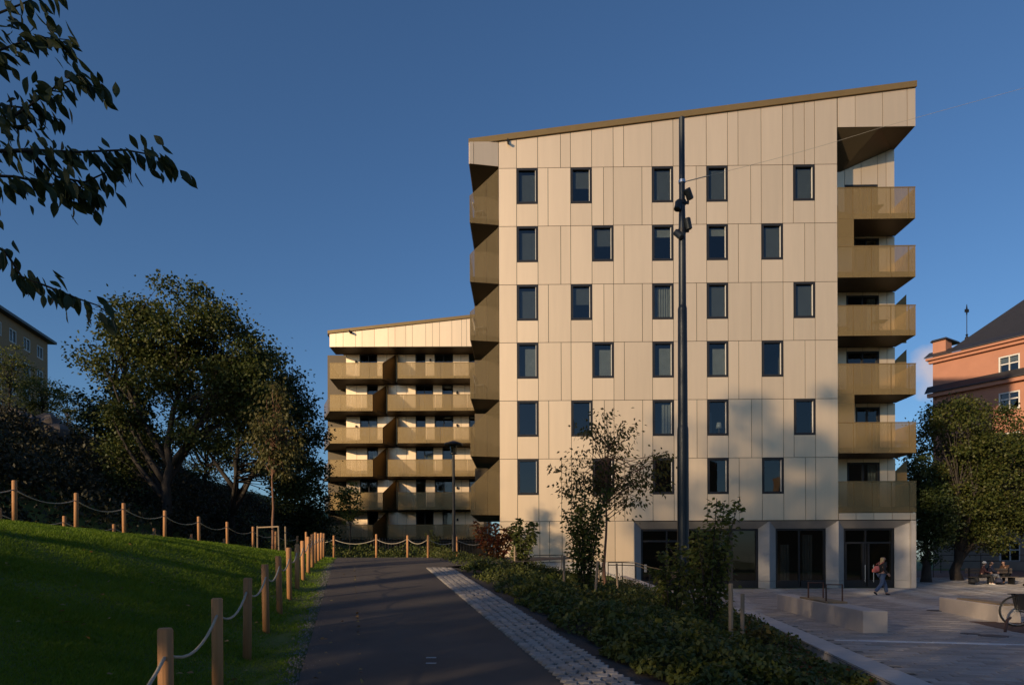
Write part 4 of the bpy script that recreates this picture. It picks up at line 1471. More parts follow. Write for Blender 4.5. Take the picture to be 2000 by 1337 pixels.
for px, yt, Y, ln, lab in ((967, 1068, 22.2, 0, 'wooden stake in front of the red autumn bush'), (972, 1085, 23, 0.01, 'second stake, half hidden behind the red autumn bush'),
                           (1005, 1066, 20.7, .01, 'wooden stake at the left of the small green bush'), (1011, 1075, 21.6, 0, 'stake behind the left one of the small green bush'),
                           (1101, 1085, 16.5, .01, 'slim stake left of the tall many stemmed bush'), (1160, 1095, 15.8, .09, 'leaning stake right of the tall many stemmed bush'),
                           (1169, 1098, 19.6, .02, 'stake close left of the sapling trunk'), (1177, 1098, 20.4, 0, 'stake close behind the sapling trunk'), (1207, 1100, 20, -.04, 'stake right of the sapling trunk, leaning inwards'),
                           (1427, 1140, 10.6, 0, 'thick front stake at the right end of the bed'), (1449, 1160, 12.0, .01, 'short stake behind the thick one at the right end of the bed'),
                           (503, 1025, 24.4, 0, 'pale stake left of the young tree with the drooping crown'), (545, 1025, 23.8, -.02, 'pale stake just right of the young tree with the drooping crown'),
                           (558, 1026, 24.7, -.01, 'outer right stake of the young tree with the drooping crown')):
    stake(px, yt, Y, ln, lab=lab, r=.036 if Y < 13 else .03)
xa, xb = (503 - 1000) / FPX * 24.4, (546 - 1000) / FPX * 23.9
o = MB().tube([(xa, 24.4, 2.93), (xb, 23.8, 2.93)], .025, 6).build('stake_crossbar', M['stake'])
tag(o, 'thin crossbar tying the pale stakes of the young tree', 'crossbar')

# ------------------------------------------------------------------ overhanging cherry tree, its trunk out of view on the left
rnd = random.Random(77)
tx, ty = -6.6, 3.4
ct = thing('cherry_tree', 'overhanging tree with long drooping toothed leaves at upper left', 'tree', (tx, ty, gz(tx, ty)))
co = Vector(ct.location)
tr_pts = [Vector((0, 0, -.3)), Vector((.05, .02, 1.5)), Vector((.2, .1, 3.0)), Vector((.35, .15, 4.6)), Vector((.4, .2, 6.4))]
MB().tube(tr_pts, [.2, .16, .14, .11, .05], 10).build('trunk', M['bark'], ct, smooth=True)
def leaf_shape(k):
    r_ = random.Random(k)
    L_, W_ = 1.0, .42
    bend = r_.uniform(-.25, -.05)
    V, F = [], []
    prof = [0.0, .55, .95, 1.0, .8, .42, 0.0]
    for i, w in enumerate(prof):
        t = i / 6
        z = bend * t * t
        ww = w * W_ * .5
        V += [(t * L_, -ww, z + ww * .35), (t * L_, 0, z), (t * L_, ww, z + ww * .35)]
    for i in range(6):
        a = i * 3
        F += [(a, a + 3, a + 4, a + 1), (a + 1, a + 4, a + 5, a + 2)]
    me = MB().add(V, F).mesh('leaf')
    me.materials.append(M['leaf_cherry'])
    return me
leaf_me = [leaf_shape(k) for k in range(5)]
BR = [([(-70, 50), (0, 25), (50, 5), (110, -25)], 4.4, .0, 20),
      ([(-80, 160), (0, 98), (70, 72), (135, 78)], 4.2, .1, 38),
      ([(-90, 300), (0, 245), (60, 205), (110, 168), (165, 148), (203, 168)], 4.3, .05, 52),
      ([(-80, 215), (0, 205), (60, 212), (118, 235)], 4.5, .0, 26),
      ([(-80, 300), (50, 292), (150, 297), (245, 293), (300, 303), (330, 318)], 4.25, .05, 62),
      ([(60, 295), (110, 345), (165, 356), (205, 338), (255, 325)], 4.3, .05, 22),
      ([(-80, 340), (30, 345), (110, 362), (160, 365), (192, 385)], 4.1, .1, 50),
      ([(-70, 455), (10, 490), (42, 540), (95, 560), (150, 582), (190, 596), (226, 622)], 4.3, .0, 46)]
placed = 0
for pts, Y, dy, nl in BR:
    wp = [at(px, py, Y + dy * i + rnd.uniform(-.08, .08)) - co for i, (px, py) in enumerate(pts)]
    hook_ = min(tr_pts[1:], key=lambda p: (p - wp[0]).length + 2 * max(0, p.z - wp[0].z + .3))
    limb = curve(hook_, (hook_ + wp[0]) * .5 + Vector((0, 0, .25)), wp[0], 6)
    allp = limb[:-1] + wp
    rads = [lerp(.045, .010, i / len(limb)) for i in range(len(limb) - 1)] + [lerp(.010, .003, i / (len(wp) - 1)) for i in range(len(wp))]
    brn = MB().tube(allp, rads, 6).build('branch', M['bark'], ct, smooth=True)
    seg = [0.0]
    for a, c in zip(wp, wp[1:]):
        seg.append(seg[-1] + (c - a).length)
    for j in range(nl):
        if placed >= 300:
            break
        t = seg[1] * .5 + (seg[-1] - seg[1] * .5) * ((j + rnd.random()) / nl) ** .85
        i = max(k for k in range(len(seg) - 1) if seg[k] <= t + 1e-9)
        f = (t - seg[i]) / (seg[i + 1] - seg[i])
        p = wp[i].lerp(wp[i + 1], f)
        d = (wp[i + 1] - wp[i]).normalized()
        sidev = Vector((rnd.uniform(-.6, .6), rnd.uniform(-1, 1), rnd.uniform(-.2, .25)))
        p = p + sidev * .06
        dirv = (d * rnd.uniform(.15, .9) + Vector((rnd.uniform(-.35, .45), rnd.uniform(-.45, .45), -rnd.uniform(.35, 1.25)))).normalized()
        lf = link('leaf', leaf_me[rnd.randrange(5)], None, brn, loc=p)
        q = dirv.to_track_quat('X', 'Z')
        lf.rotation_mode = 'QUATERNION'
        from mathutils import Quaternion
        lf.rotation_quaternion = q @ Quaternion((1, 0, 0), rnd.uniform(-1.1, 1.1))
        s_ = rnd.uniform(.09, .142)
        lf.scale = (s_, s_, s_)
        placed += 1
# more leaves of the same branches, too many to keep singly
rng = np.random.default_rng(79)
CC, DD = [], []
for pts, Y, dy, nl in BR:
    wp = [at(px, py, Y + dy * i) - co for i, (px, py) in enumerate(pts)]
    for j in range(int(nl * 1.1)):
        t = rng.random() ** 1.5 * (len(wp) - 1.02)
        i = int(t)
        p = wp[i].lerp(wp[i + 1], t - i)
        CC.append(np.array(p) + rng.normal(size=3) * np.array([.05, .12, .05]))
        d = (wp[i + 1] - wp[i]).normalized()
        DD.append(np.array(d) * .5 + rng.normal(size=3) * .35 + np.array([0, 0, -.8]))
CC, DD = np.array(CC), np.array(DD)
DD /= np.linalg.norm(DD, axis=1)[:, None]
SS = np.cross(DD, rand_unit(len(DD), rng))
SS /= np.linalg.norm(SS, axis=1)[:, None]
UU = np.cross(SS, DD)
tv = np.array([v.co[:] for v in leaf_me[2].vertices])
tf = np.array([p.vertices[:] for p in leaf_me[2].polygons])
sc_ = rng.uniform(.075, .13, (len(CC), 1, 1))
V = CC[:, None, :] + sc_ * (tv[None, :, 0:1] * DD[:, None, :] + tv[None, :, 1:2] * SS[:, None, :] + tv[None, :, 2:3] * UU[:, None, :])
F = (np.arange(len(CC))[:, None, None] * len(tv) + tf[None]).reshape(-1, 4)
link('twig_leaves', np_mesh('twig_leaves', V.reshape(-1, 3), F), M['leaf_cherry'], ct, kind='stuff')
# the rest of that crown, outside the frame
rng = np.random.default_rng(78)
n = 9000
cc = np.array([[-.6, -.3, 5.6], [-.2, -1.8, 4.8], [.2, .2, 6.6], [-1.6, .4, 5.0], [.6, -1.0, 6.0], [-.9, -2.6, 5.6]])
C = cc[rng.integers(0, len(cc), n)] + rng.normal(size=(n, 3)) * np.array([.75, .75, .55])
keepm = (C[:, 0] + tx) < -.79 * np.maximum(0.0, C[:, 1] + ty) - .35
V, F = leaf_quads(C[keepm], .12, .05, None, rng)
link('crown', np_mesh('crown', V, F), M['leaf_cherry'], ct, kind='stuff')

# ------------------------------------------------------------------ unseen trees added outside the frame on the sunny side to shade the scene
off = [(-36.0, 34.0, 8.5, 3.4, 313, 46), (-33.5, 26.0, 8.5, 3.2, 314, 46), (-25.0, 14.5, 8.5, 2.8, 311, 40), (-31.0, 21.0, 9.0, 3.0, 312, 44), (-17.5, -1.0, 21.5, 4.8, 301, 13), (-21.5, -8.5, 20.5, 5.0, 302, 9), (-14.0, -12.0, 14.0, 4.4, 303, 11), (-25.5, -4.5, 20.5, 4.4, 304, 8), (-9.5, -9.0, 8.0, 3.4, 305, 14),
       (-26.0, -16.0, 16.0, 4.8, 307, 10), (-11.2, -3.6, 6.0, 2.4, 308, 13)]
for (x, y, h, r, sd, per_) in off:
    make_tree('street_tree', 'broad leafy tree on the slope left of and behind the viewpoint', 'tree', (x, y, gz(x, y)), (0.3, 0.2, h * .75), .12 + h * .012,
              [(0, 0, h * .62, r, r, h * .33, 3), (0, 0, h * (.50 if h > 17 else .36), r * .8, r * .8, h * .13, 1)],
              (64 if h > 17 else int(70 + h * 5)), (per_ * 7.5 if h > 17 else per_), .30, M['leaf_dark'], M['bark'], sd, 'trees outside the view', crad=(.85 if h > 17 else 1.0), forks=3, lw=.8)

# ------------------------------------------------------------------ mast with floodlights, street lamp
mx, my = (1334.5 - 1000) / FPX * 17.0, 17.0
mz = gz(mx, my)
def mzz(py):
    return CAMZ + (HOR - py) / FPX * 17.0 - mz
mast = thing('light_mast', 'tall dark stepped mast with four tilted floodlights before the facade', 'lamp post', (mx, my, mz))
h = mzz(230)
MB().lathe([(.145, -.3), (.140, mzz(850)), (.135, mzz(838)), (.122, mzz(832)), (.112, mzz(604)), (.094, mzz(598)), (.088, mzz(455)), (.074, mzz(395)), (.070, h - .02), (.05, h)], n=20).build('pole', M['pole'], mast, smooth=False)
for py in (397, 452):
    MB().lathe([(.10, -.05), (.10, .05)], c=(0, 0, mzz(py)), n=14).box(-.17, .17, -.03, .03, mzz(py) - .03, mzz(py) + .03).build('bracket', M['steel'], mast)
MB().lathe([(.085, -.035), (.085, .035)], c=(0, 0, mzz(356)), n=14).build('collar', M['alu'], mast)
for dx_, py, tilt, yaw in ((.15, 383, 28, 20), (-.11, 405, -18, -15), (.13, 441, 14, 10), (-.09, 462, 32, -30)):
    fl = MB().lathe([(.055, -.14), (.085, -.12), (.085, .12), (.07, .14)], n=14)
    fl.box(-.02, .02, -.09, .09, -.02, .02)
    o = fl.build('floodlight', M['pole'], mast, loc=(dx_, -.06, mzz(py)))
    o.rotation_euler = (R(yaw), R(-tilt), 0)
p0 = Vector((mx + .08, my, mz + mzz(356)))
p1 = at(1385, 343, 17.4)
p2 = at(1725, 248, 20)
p3 = at(2080, 150, 23)
w_ = MB().tube([p0, p1], [.012, .012], 6)
w_.tube([p1] + [p1.lerp(p2, i / 6) - Vector((0, 0, .05 * math.sin(math.pi * i / 6))) for i in range(1, 7)] + [p3], .0045, 5)
tag(w_.build('overhead_wire', M['rope']), 'thin overhead wire rising right from the collar of the mast', 'wire')

lx_, ly_ = (886.5 - 1000) / FPX * 25.5, 25.5
lzg = gz(lx_, ly_)
lamp = thing('street_lamp', 'black street lamp with flat disc hood before the rear balconies', 'lamp post', (lx_, ly_, lzg))
hl = CAMZ + (HOR - 887) / FPX * 25.5 - lzg
MB().lathe([(.085, -.2), (.085, 1.0), (.06, 1.05), (.05, hl)], n=14).build('pole', M['steel'], lamp)
MB().lathe([(.06, 0), (.12, .02), (.12, .05), (.05, .07)], c=(0, 0, hl), n=14).build('collar', M['steel'], lamp)
MB().lathe([(.09, .07), (.13, .32)], c=(0, 0, hl), n=14).build('lantern_glass', M['shop_glass'], lamp)
MB().lathe([(.34, .34), (.36, .37), (.33, .42), (.10, .50), (.02, .52)], c=(0, 0, hl), n=24).build('hood', M['steel'], lamp)
mb = MB()
for k in range(4):
    a = k * 1.57 + .5
    mb.tube([(math.cos(a) * .10, math.sin(a) * .10, hl + .05), (math.cos(a) * .16, math.sin(a) * .16, hl + .36)], .008, 5)
mb.build('lantern_frame', M['steel'], lamp)

# ------------------------------------------------------------------ railings and bar fence
def railing(name, label, pts, h, rails=(1.0, .84), group=None, pr=.022, postat=None):
    x0, y0 = pts[0][:2]
    z0 = pts[0][2] if len(pts[0]) > 2 else gz(x0, y0)
    root = thing(name, label, 'railing', (x0, y0, z0), 0, group)
    o0 = Vector((x0, y0, z0))
    P = [Vector((p[0], p[1], p[2] if len(p) > 2 else gz(p[0], p[1]))) - o0 for p in pts]
    for rl in rails:
        MB().tube([p + Vector((0, 0, h * rl)) for p in P], pr, 6).build('rail', M['steel'], root)
    for p in P:
        MB().tube([p + Vector((0, 0, -.3)), p + Vector((0, 0, h))], pr, 6).build('post', M['steel'], root)
    return root
railing('handrail', 'black handrail on the ramp beside the staked sapling', [(4.55, 32.3, .62), (5.15, 31.9, .62), (5.62, 31.0, .60), (5.75, 28.5, .42), (6.05, 26.0, .28), (6.35, 24.0, .18)], 1.0, (1.0, .88))
railing('handrail', 'black handrail on the small landing by the concrete plinth', [(1.05, 33.2, .98), (2.40, 33.0, .98), (3.1, 32.2, .75)], 1.0, (1.0,))
# low concrete steps and landing by the plinth
o = MB().box(.3, 2.7, 33.3, 34.9, .2, .80).box(.1, 2.9, 32.9, 33.29, .2, .66).build('concrete_landing', M['concrete'])
tag(o, 'low pale concrete landing against the plinth of the building', 'landing')

bf = thing('bar_fence', 'long black fence of upright bars beyond the path end', 'fence', (-11.5, 40, 1.85))
mb = MB()
for k in range(84):
    mb.box(k * .17 - .03, k * .17 + .03, -.012, .012, .08, 1.22)
o = mb.build('bar', M['stake'], bf, kind='stuff')
o.data.materials.clear()
M['fence_bar'] = pmat('brown_fence_bar', (.085, .065, .05), rough=.7, var=.15)
o.data.materials.append(M['fence_bar'])
MB().box(-.1, 14.3, .014, .05, .98, 1.05).build('rail', M['steel'], bf)
MB().box(-.1, 14.3, .014, .05, .2, .27).build('rail', M['steel'], bf)

# ------------------------------------------------------------------ plaza furniture
def bench(name, label, a, b_, w, h, z):
    """long concrete block from plan point a to b_"""
    a, b_ = Vector(a), Vector(b_)
    L_ = (b_ - a).length
    ang = math.atan2(b_.y - a.y, b_.x - a.x)
    root = thing(name, label, 'bench', (a.x, a.y, z), ang, 'long concrete benches on the plaza')
    n = max(2, round(L_ / 1.9))
    for i in range(n):
        x0, x1 = L_ * i / n + .004, L_ * (i + 1) / n - .004
        c = .015
        mb = MB().hexa([(x0, 0, 0), (x1, 0, 0), (x1, w, 0), (x0, w, 0), (x0, 0, h - c), (x1, 0, h - c), (x1, w, h - c), (x0, w, h - c)])
        mb.add([(x0, 0, h - c), (x1, 0, h - c), (x1, w, h - c), (x0, w, h - c), (x0 + c, c, h), (x1 - c, c, h), (x1 - c, w - c, h), (x0 + c, w - c, h)],
               [(0, 1, 5, 4), (1, 2, 6, 5), (2, 3, 7, 6), (3, 0, 4, 7), (4, 5, 6, 7)])
        mb.build('block', M['benchstone'], root)
    return root, L_
A1 = at(1687, 1237, 14.4)
A2 = at(1521, 1190, 21.6)
zb_ = .16
be, Lb = bench('concrete_bench', 'long pale concrete bench with steel hoops and a timber seat', (A1.x + .45, A1.y - .1), (A2.x + .45, A2.y), .48, .47, zb_)
seat = MB()
for k in range(5):
    seat.box(Lb * .33, Lb * .66, -.008 + .095 * k, .082 + .095 * k, .474, .52)
seat.build('seat_slats', M['wood'], be, kind='stuff')
def hoop(x, parent):
    MB().tube([(x, .05, .46), (x, .05, .93), (x, .43, .93), (x, .43, .46)], .022, 6).build('hoop', M['rust'], parent)
for px, Y in ((1628, 18.4), (1657, 16.9)):
    p = at(px, 1180, Y)
    hoop((p.y - A1.y + .1) / max(.1, (A2.y - A1.y + .1)) * Lb, be)
C1 = at(1870, 1196, 20.3)
C2 = at(1990, 1219, 16.5)
be2, Lb2 = bench('concrete_bench', 'low concrete bench with a dark seat edge behind the parked bicycle', (C2.x + .05, C2.y), (C1.x, C1.y), .48, .42, zb_)
be2.location.z = zb_
MB().box(0.0, Lb2 * .72, -.006, .40, .424, .455).build('seat_slab', M['wood'], be2)
# rusty tree grate and drain covers
G0 = [at(1893, 1217, 16.9), at(2010, 1218, 16.7), at(2030, 1246, 13.7), at(1990, 1239, 14.3)]
zg = .15 + .022
mb = MB().add([(p.x, p.y, zg) for p in G0] + [(p.x, p.y, zg - .05) for p in G0], [(0, 1, 2, 3), (0, 4, 5, 1), (1, 5, 6, 2), (2, 6, 7, 3), (3, 7, 4, 0)])
tag(mb.build('tree_grate', M['rust']), 'rusty steel plate set in the paving under the bicycle', 'grate')
for px, py, Y, rx, lab in ((1940, 1246, 13.7, .26, 'small black drain cover beside the white paving band'), (1895, 1242, 14.1, .18, 'smaller dark drain cover left of the black one'),
                       (1832, 1196, 20.5, .3, 'dark drain cover out on the plaza between the benches')):
    p = at(px, py, Y)
    o = MB().lathe([(rx, -.05), (rx, .012), (rx - .02, .016)], n=20).build('drain_cover', M['steel'], None, loc=(p.x, p.y, .16))
    tag(o, lab, 'drain cover')

# bicycle at the right edge
bk = thing('bicycle', 'parked dark bicycle with black panniers cut by the right edge', 'bicycle', (0, 0, 0))
wc = at(1986, 1207, 15.6)
bk.location = (wc.x, wc.y, .17)
bk.rotation_euler = (0, 0, R(-18))
def wheel(x):
    n = 28
    ring = [(x + .34 * math.cos(6.2832 * i / n), 0, .35 + .34 * math.sin(6.2832 * i / n)) for i in range(n + 1)]
    w = MB().tube(ring, .019, 8, cap=False).build('tyre', M['steel'], bk, smooth=True)
    sp = MB()
    for k in range(16):
        a = 6.2832 * k / 16
        sp.tube([(x, (.03 if k % 2 else -.03), .35), (x + .32 * math.cos(a), 0, .35 + .32 * math.sin(a))], .0025, 4, cap=False)
    sp.tube([(x, -.05, .35), (x, .05, .35)], .022, 8)
    sp.tube([(x + .315 * math.cos(6.2832 * i / n), 0, .35 + .315 * math.sin(6.2832 * i / n)) for i in range(n + 1)], .010, 6, cap=False)
    sp.build('spokes', M['alu'], w)
wheel(0)
wheel(1.08)
fr = MB()
for a, c in (((0, 0, .35), (.42, 0, .30)), ((0, 0, .35), (.30, 0, .82)), ((.42, 0, .30), (.27, 0, .92)), ((.42, 0, .30), (.90, 0, .78)), ((.30, 0, .84), (.88, 0, .88)), ((.86, 0, .95), (.93, 0, .68)), ((.93, 0, .68), (1.08, 0, .35))):
    fr.tube([a, c], .018, 7)
fr.build('frame', M['pole'], bk)
MB().tube([(.84, -.28, 1.02), (.86, -.1, 1.05), (.86, .1, 1.05), (.84, .28, 1.02)], .014, 7).build('handlebar', M['steel'], bk)
MB().box(.14, .40, -.07, .07, .92, .97).build('saddle', M['steel'], bk)
MB().tube([(-.18, 0, .74), (.28, 0, .74)], .012, 6).tube([(-.1, 0, .74), (0, 0, .36)], .008, 6).build('luggage_rack', M['steel'], bk)
for s_ in (-1, 1):
    mb = MB().hexa([(.02, s_ * .03, .38), (.30, s_ * .03, .34), (.30, s_ * .17, .34), (.02, s_ * .17, .38), (-.05, s_ * .03, .74), (.34, s_ * .03, .74), (.34, s_ * .20, .74), (-.05, s_ * .20, .74)])
    mb.build('pannier', M['frame'], bk)
MB().tube([(.42, -.02, .30), (.34, -.20, .02)], .012, 6).build('kickstand', M['alu'], bk)
p = at(1963, 1236, 14.4)
o = MB().tube([(0, 0, .02), (.30, .35, .24), (.55, .6, .27)], .03, 6).build('bike_rack', M['rust'], None, loc=(p.x, p.y, .15))
tag(o, 'rusty leaning steel bar on the plate below the bicycle wheel', 'bike rack')

# ------------------------------------------------------------------ salmon house and trees on the right
PXc = at(1822, 765, 65)
dirw = Vector((.54, -.84, 0)).normalized()
angw = math.atan2(dirw.y, dirw.x)
pk = thing('salmon_house', 'salmon rendered old town house with black roof and finial', 'building', (PXc.x, PXc.y, 0), angw)
# local x runs along the visible wall towards the viewer, local y into the house
def pz(py, px):
    # height of a picture row on the wall at that column
    dx, dz = ray(px, py)
    t = (PXc.x * dirw.y - PXc.y * dirw.x) / (dx * dirw.y - dirw.x)
    return CAMZ + dz * t, (Vector((dx * t, t, 0)) - Vector((PXc.x, PXc.y, 0))).dot(dirw)
zE, _ = pz(703, 1830)
zB, _ = pz(765, 1822)
zT, _ = pz(1000, 1900)
Wl = 26.0
winp = [(1950, 1992, 693, 733), (1947, 1988, 765, 800), (1942, 1984, 845, 885), (1944, 1986, 925, 965), (1946, 1987, 1058, 1096)]
xw0, xw1 = pz(700, 1950)[1], pz(700, 1992)[1]
wz = []
for (a, c, t_, b__) in winp:
    wz.append((pz(b__, .5 * (a + c))[0], pz(t_, .5 * (a + c))[0]))
wz.sort()
wallp, wallt = MB(), MB()
xs_open = [(xw0 + k * 3.4, xw1 + k * 3.4) for k in range(6)]
def wall_with_holes(mb, z0, z1, y0, y1):
    hol = [w for w in wz if w[0] > z0 and w[1] < z1]
    zz = [z0] + [v for w in hol for v in w] + [z1]
    for i in range(0, len(zz) - 1):
        if i % 2 == 0:
            mb.box(0, Wl, y0, y1, zz[i], zz[i + 1])
        else:
            xx = 0
            for (a, c) in xs_open:
                mb.box(xx, a, y0, y1, zz[i], zz[i + 1])
                xx = c
            mb.box(xx, Wl, y0, y1, zz[i], zz[i + 1])
wall_with_holes(wallt, -.5, zT, -.06, .35)
wall_with_holes(wallp, zT + .002, zE, 0, .35)
wallp.box(0, .35, .352, 14, -.5, zE)
wallp.build('wall', M['pink'], pk)
wallt.build('stone_base', M['tan'], pk)
MB().box(.3, Wl, 3, 3.1, -.5, zE - .2).build('interior', M['interior'], pk)
for w in wz:
    for (a, c) in xs_open[:3]:
        window(a + .01, c - .01, w[0] + .01, w[1] - .01, pk, y=.02, fw=.11, rec=.14, mull=(.5 * (a + c),), transom=lerp(w[0], w[1], .6), rev=False, curtain=[(0, 1, .72, 1, 'b')] if w[0] > zB else None).data.materials[0] = M['white']
# cornices
MB().box(-.4, Wl, -.55, .36, zE, zE + .22).box(-.25, Wl, -.3, -.002, zE - .28, zE - .002).build('cornice', M['pink'], pk)
MB().hexa([(-.5, -.65, zE + .222), (Wl, -.65, zE + .222), (Wl, .4, zE + .6), (-.5, .4, zE + .6), (-.5, -.65, zE + .30), (Wl, -.65, zE + .30), (Wl, .4, zE + .95), (-.5, .4, zE + .95)]).build('gutter', M['roof'], pk)
MB().box(-.35, Wl, -.4, -.002, zB - .55, zB - .2).build('cornice', M['pink'], pk)
MB().hexa([(-.5, -.55, zB - .198), (Wl, -.55, zB - .198), (Wl, -.002, zB - .05), (-.5, -.002, zB - .05), (-.5, -.55, zB - .12), (Wl, -.55, zB - .12), (Wl, -.002, zB + .55), (-.5, -.002, zB + .55)]).build('ledge_roof', M['roof'], pk)
MB().box(0, Wl, -.14, -.062, zT - .25, zT).build('string_course', M['tan'], pk)
rise = 6.5
MB().add([(1.6, .4, zE + .94), (Wl, .4, zE + .94), (Wl, 7, zE + .94 + rise), (8.5, 7, zE + .94 + rise), (1.6, 13, zE + .94), (Wl, 13, zE + .94)],
         [(0, 1, 2, 3), (3, 2, 5, 4), (0, 3, 4)]).build('roof', M['roof'], pk)
zc_ = zE + .222
MB().box(.0, 1.15, .0, 1.15, zc_ + .08, zc_ + 1.55).build('corner_pier', M['pink'], pk)
MB().hexa([(-.18, -.18, zc_ + 1.552), (1.33, -.18, zc_ + 1.552), (1.33, 2.6, zc_ + 1.552), (-.18, 2.6, zc_ + 1.552), (-.05, -.05, zc_ + 1.75), (1.2, -.05, zc_ + 1.75), (1.2, 2.5, zc_ + 1.75), (-.05, 2.5, zc_ + 1.75)]).build('pier_cap', M['roof'], pk)
# finial
fp = at(1888.5, 690, 66)
zf0, zf1 = CAMZ + (HOR - 695) / FPX * 66, CAMZ + (HOR - 597) / FPX * 66
ff = thing('roof_finial', 'slender iron finial with ball and cross above the black roof', 'finial', (fp.x, fp.y, zf0))
hh = zf1 - zf0
MB().lathe([(.05, -1.0), (.045, hh * .2)], n=8).lathe([(.02, hh * .20), (.16, hh * .24), (.20, hh * .29), (.16, hh * .34), (.05, hh * .37), (.13, hh * .39), (.03, hh * .41)], n=14).lathe([(.035, hh * .4), (.03, hh * .93)], n=8).build('rod', M['steel'], ff)
MB().box(-.20, .20, -.03, .03, hh * .84, hh * .90).add([(-.09, -.04, hh * .87), (0, -.04, hh), (.09, -.04, hh * .87), (0, -.04, hh * .76), (-.09, .04, hh * .87), (0, .04, hh), (.09, .04, hh * .87), (0, .04, hh * .76)],
     [(0, 1, 2, 3), (7, 6, 5, 4), (0, 4, 5, 1), (1, 5, 6, 2), (2, 6, 7, 3), (3, 7, 4, 0)]).build('cross', M['steel'], ff)

b = foot(1872, 42)
make_tree('park_tree', 'broad green tree in front of the salmon house', 'tree', b, (.1, 0, 6.0), .33,
          [(0.2, 0, 8.3, 3.0, 2.6, 3.1, 3), (-.5, 0, 5.0, 2.8, 2.6, 2.0, 2.2), (2.4, 0, 6.2, 2.9, 2.4, 3.0, 2.8), (1.2, 0, 2.6, 1.7, 1.8, .9, .8)],
          330, 165, .155, M['leaf_right'], M['bark'], 71, 'trees before the salmon house', crad=.72, forks=5, lw=.75)
b = foot(2045, 44)
make_tree('park_tree', 'green tree cut off by the right edge of the picture', 'tree', b, (-.2, 0, 6.0), .28,
          [(-.6, 0, 7.0, 2.8, 2.4, 2.8, 3), (-.9, 0, 4.2, 2.2, 2.2, 1.4, 1.6)],
          170, 165, .155, M['leaf_right'], M['bark'], 72, 'trees before the salmon house', crad=.7, forks=4, lw=.75)
b = foot(1808, 40)
make_tree('park_tree', 'dark low tree close to the right corner of the panelled building', 'tree', b, (0, 0, 3.4), .3,
          [(.1, 0, 3.6, 1.0, 1.2, 2.4, 3), (-.2, 0, 6.0, .9, 1.0, 1.2, 1)],
          90, 150, .15, M['leaf_dark'], M['bark'], 73, 'trees before the salmon house', crad=.6, lw=.75)
yr = 47.0
railing('handrail', 'black curved handrail behind the trunk of the broad green tree', [(28.4, 46, .7), (28.9, 46, 1.1), (30.0, 46, 1.1), (31.6, 46, 1.1), (33, 46, 1.1), (34.8, 46, 1.1)], .9, (1.0, .55))

# ------------------------------------------------------------------ brick block on the hill
bY = 80.0
bc = at(93, 665, bY)
bw = thing('brick_block', 'yellow brown brick block of flats on the hill at far left', 'building', (bc.x, bc.y, 0), math.atan2(-.98, .18))
# local x runs along the visible wall towards the viewer; the wall faces local -y ... the viewer's right
dl = Vector((.18, -.98, 0)).normalized()
def bwz(px, py):
    dx, dz = ray(px, py)
    t = (bc.x * dl.y - bc.y * dl.x) / (dx * dl.y - dl.x)
    return (Vector((dx * t, t, 0)) - Vector((bc.x, bc.y, 0))).dot(dl), CAMZ + dz * t
zEv = bwz(93, 669)[1]
Lw = 34.0
cols = [bwz(72, 690)[0], bwz(47, 670)[0]]
pitch = cols[1] - cols[0] + 1.35
colx = [(bwz(84.5, 690)[0], bwz(72.5, 690)[0])]
cw_ = colx[0][1] - colx[0][0]
pit = bwz(59.5, 680)[0] - bwz(84.5, 690)[0]
xo = [(colx[0][0] + k * pit, colx[0][1] + k * pit) for k in range(9)]
zw1 = bwz(78, 676)[1]
zw0 = bwz(78, 700)[1]
fh = zw1 - bwz(78, 723)[1]
zo = sorted([(zw0 - k * fh, zw1 - k * fh) for k in range(5)])
mb = MB()
zb0 = 8.0
zz = [zb0] + [v for w in zo for v in w] + [zEv]
for i in range(len(zz) - 1):
    if i % 2 == 0:
        mb.box(0, Lw, -.4, 0, zz[i], zz[i + 1])
    else:
        xx = 0
        for a, c in xo:
            if c > Lw:
                break
            mb.box(xx, a, -.4, 0, zz[i], zz[i + 1])
            xx = c
        mb.box(xx, Lw, -.4, 0, zz[i], zz[i + 1])
mb.box(0, .4, -12, -.402, zb0, zEv)
mb.build('wall', M['brick'], bw)
MB().box(.5, Lw, -4, -3.9, zb0, zEv).build('interior', M['interior'], bw)
MB().box(-.7, Lw, -13, .7, zEv, zEv + .28).build('eaves', M['roof'], bw)
MB().add([(-.7, .7, zEv + .282), (Lw, .7, zEv + .282), (Lw, -6, zEv + 2.6), (3, -6, zEv + 2.6), (-.7, -13, zEv + .282), (Lw, -13, zEv + .282)], [(3, 2, 1, 0), (4, 5, 2, 3), (0, 4, 3)]).build('roof', M['roof'], bw)
for a, c in xo:
    if c > Lw:
        continue
    for z0, z1 in zo:
        f = MB()
        f.box(a, a + .09, -.2, -.02, z0, z1).box(c - .09, c, -.2, -.02, z0, z1).box(a + .09, c - .09, -.2, -.02, z1 - .09, z1).box(a + .09, c - .09, -.2, -.02, z0, z0 + .09)
        f.box(.5 * (a + c) - .04, .5 * (a + c) + .04, -.18, -.04, z0 + .09, z1 - .09)
        w = f.build('window', M['white'], bw)
        MB().box(a + .092, c - .092, -.15, -.14, z0 + .092, z1 - .092).build('pane', M['glass'], w)
        MB().box(a + .1, c - .1, -.32, -.31, z0, z1).build('blind', M['curtain'], w)

# blocks behind the viewpoint, seen only mirrored in the windows
for x0, x1, y0, hgt in ((4, 30, -38, 17), (40, 62, -30, 15)):
    o = MB().prism([(x0, -2), (x1, -2), (x1, hgt), (.5 * (x0 + x1), hgt + 4), (x0, hgt)], y0 - 12, y0).build('street_house', M['brick'])
    tag(o, 'brick house behind the viewpoint mirrored in the dark windows', 'building', 'houses outside the view')

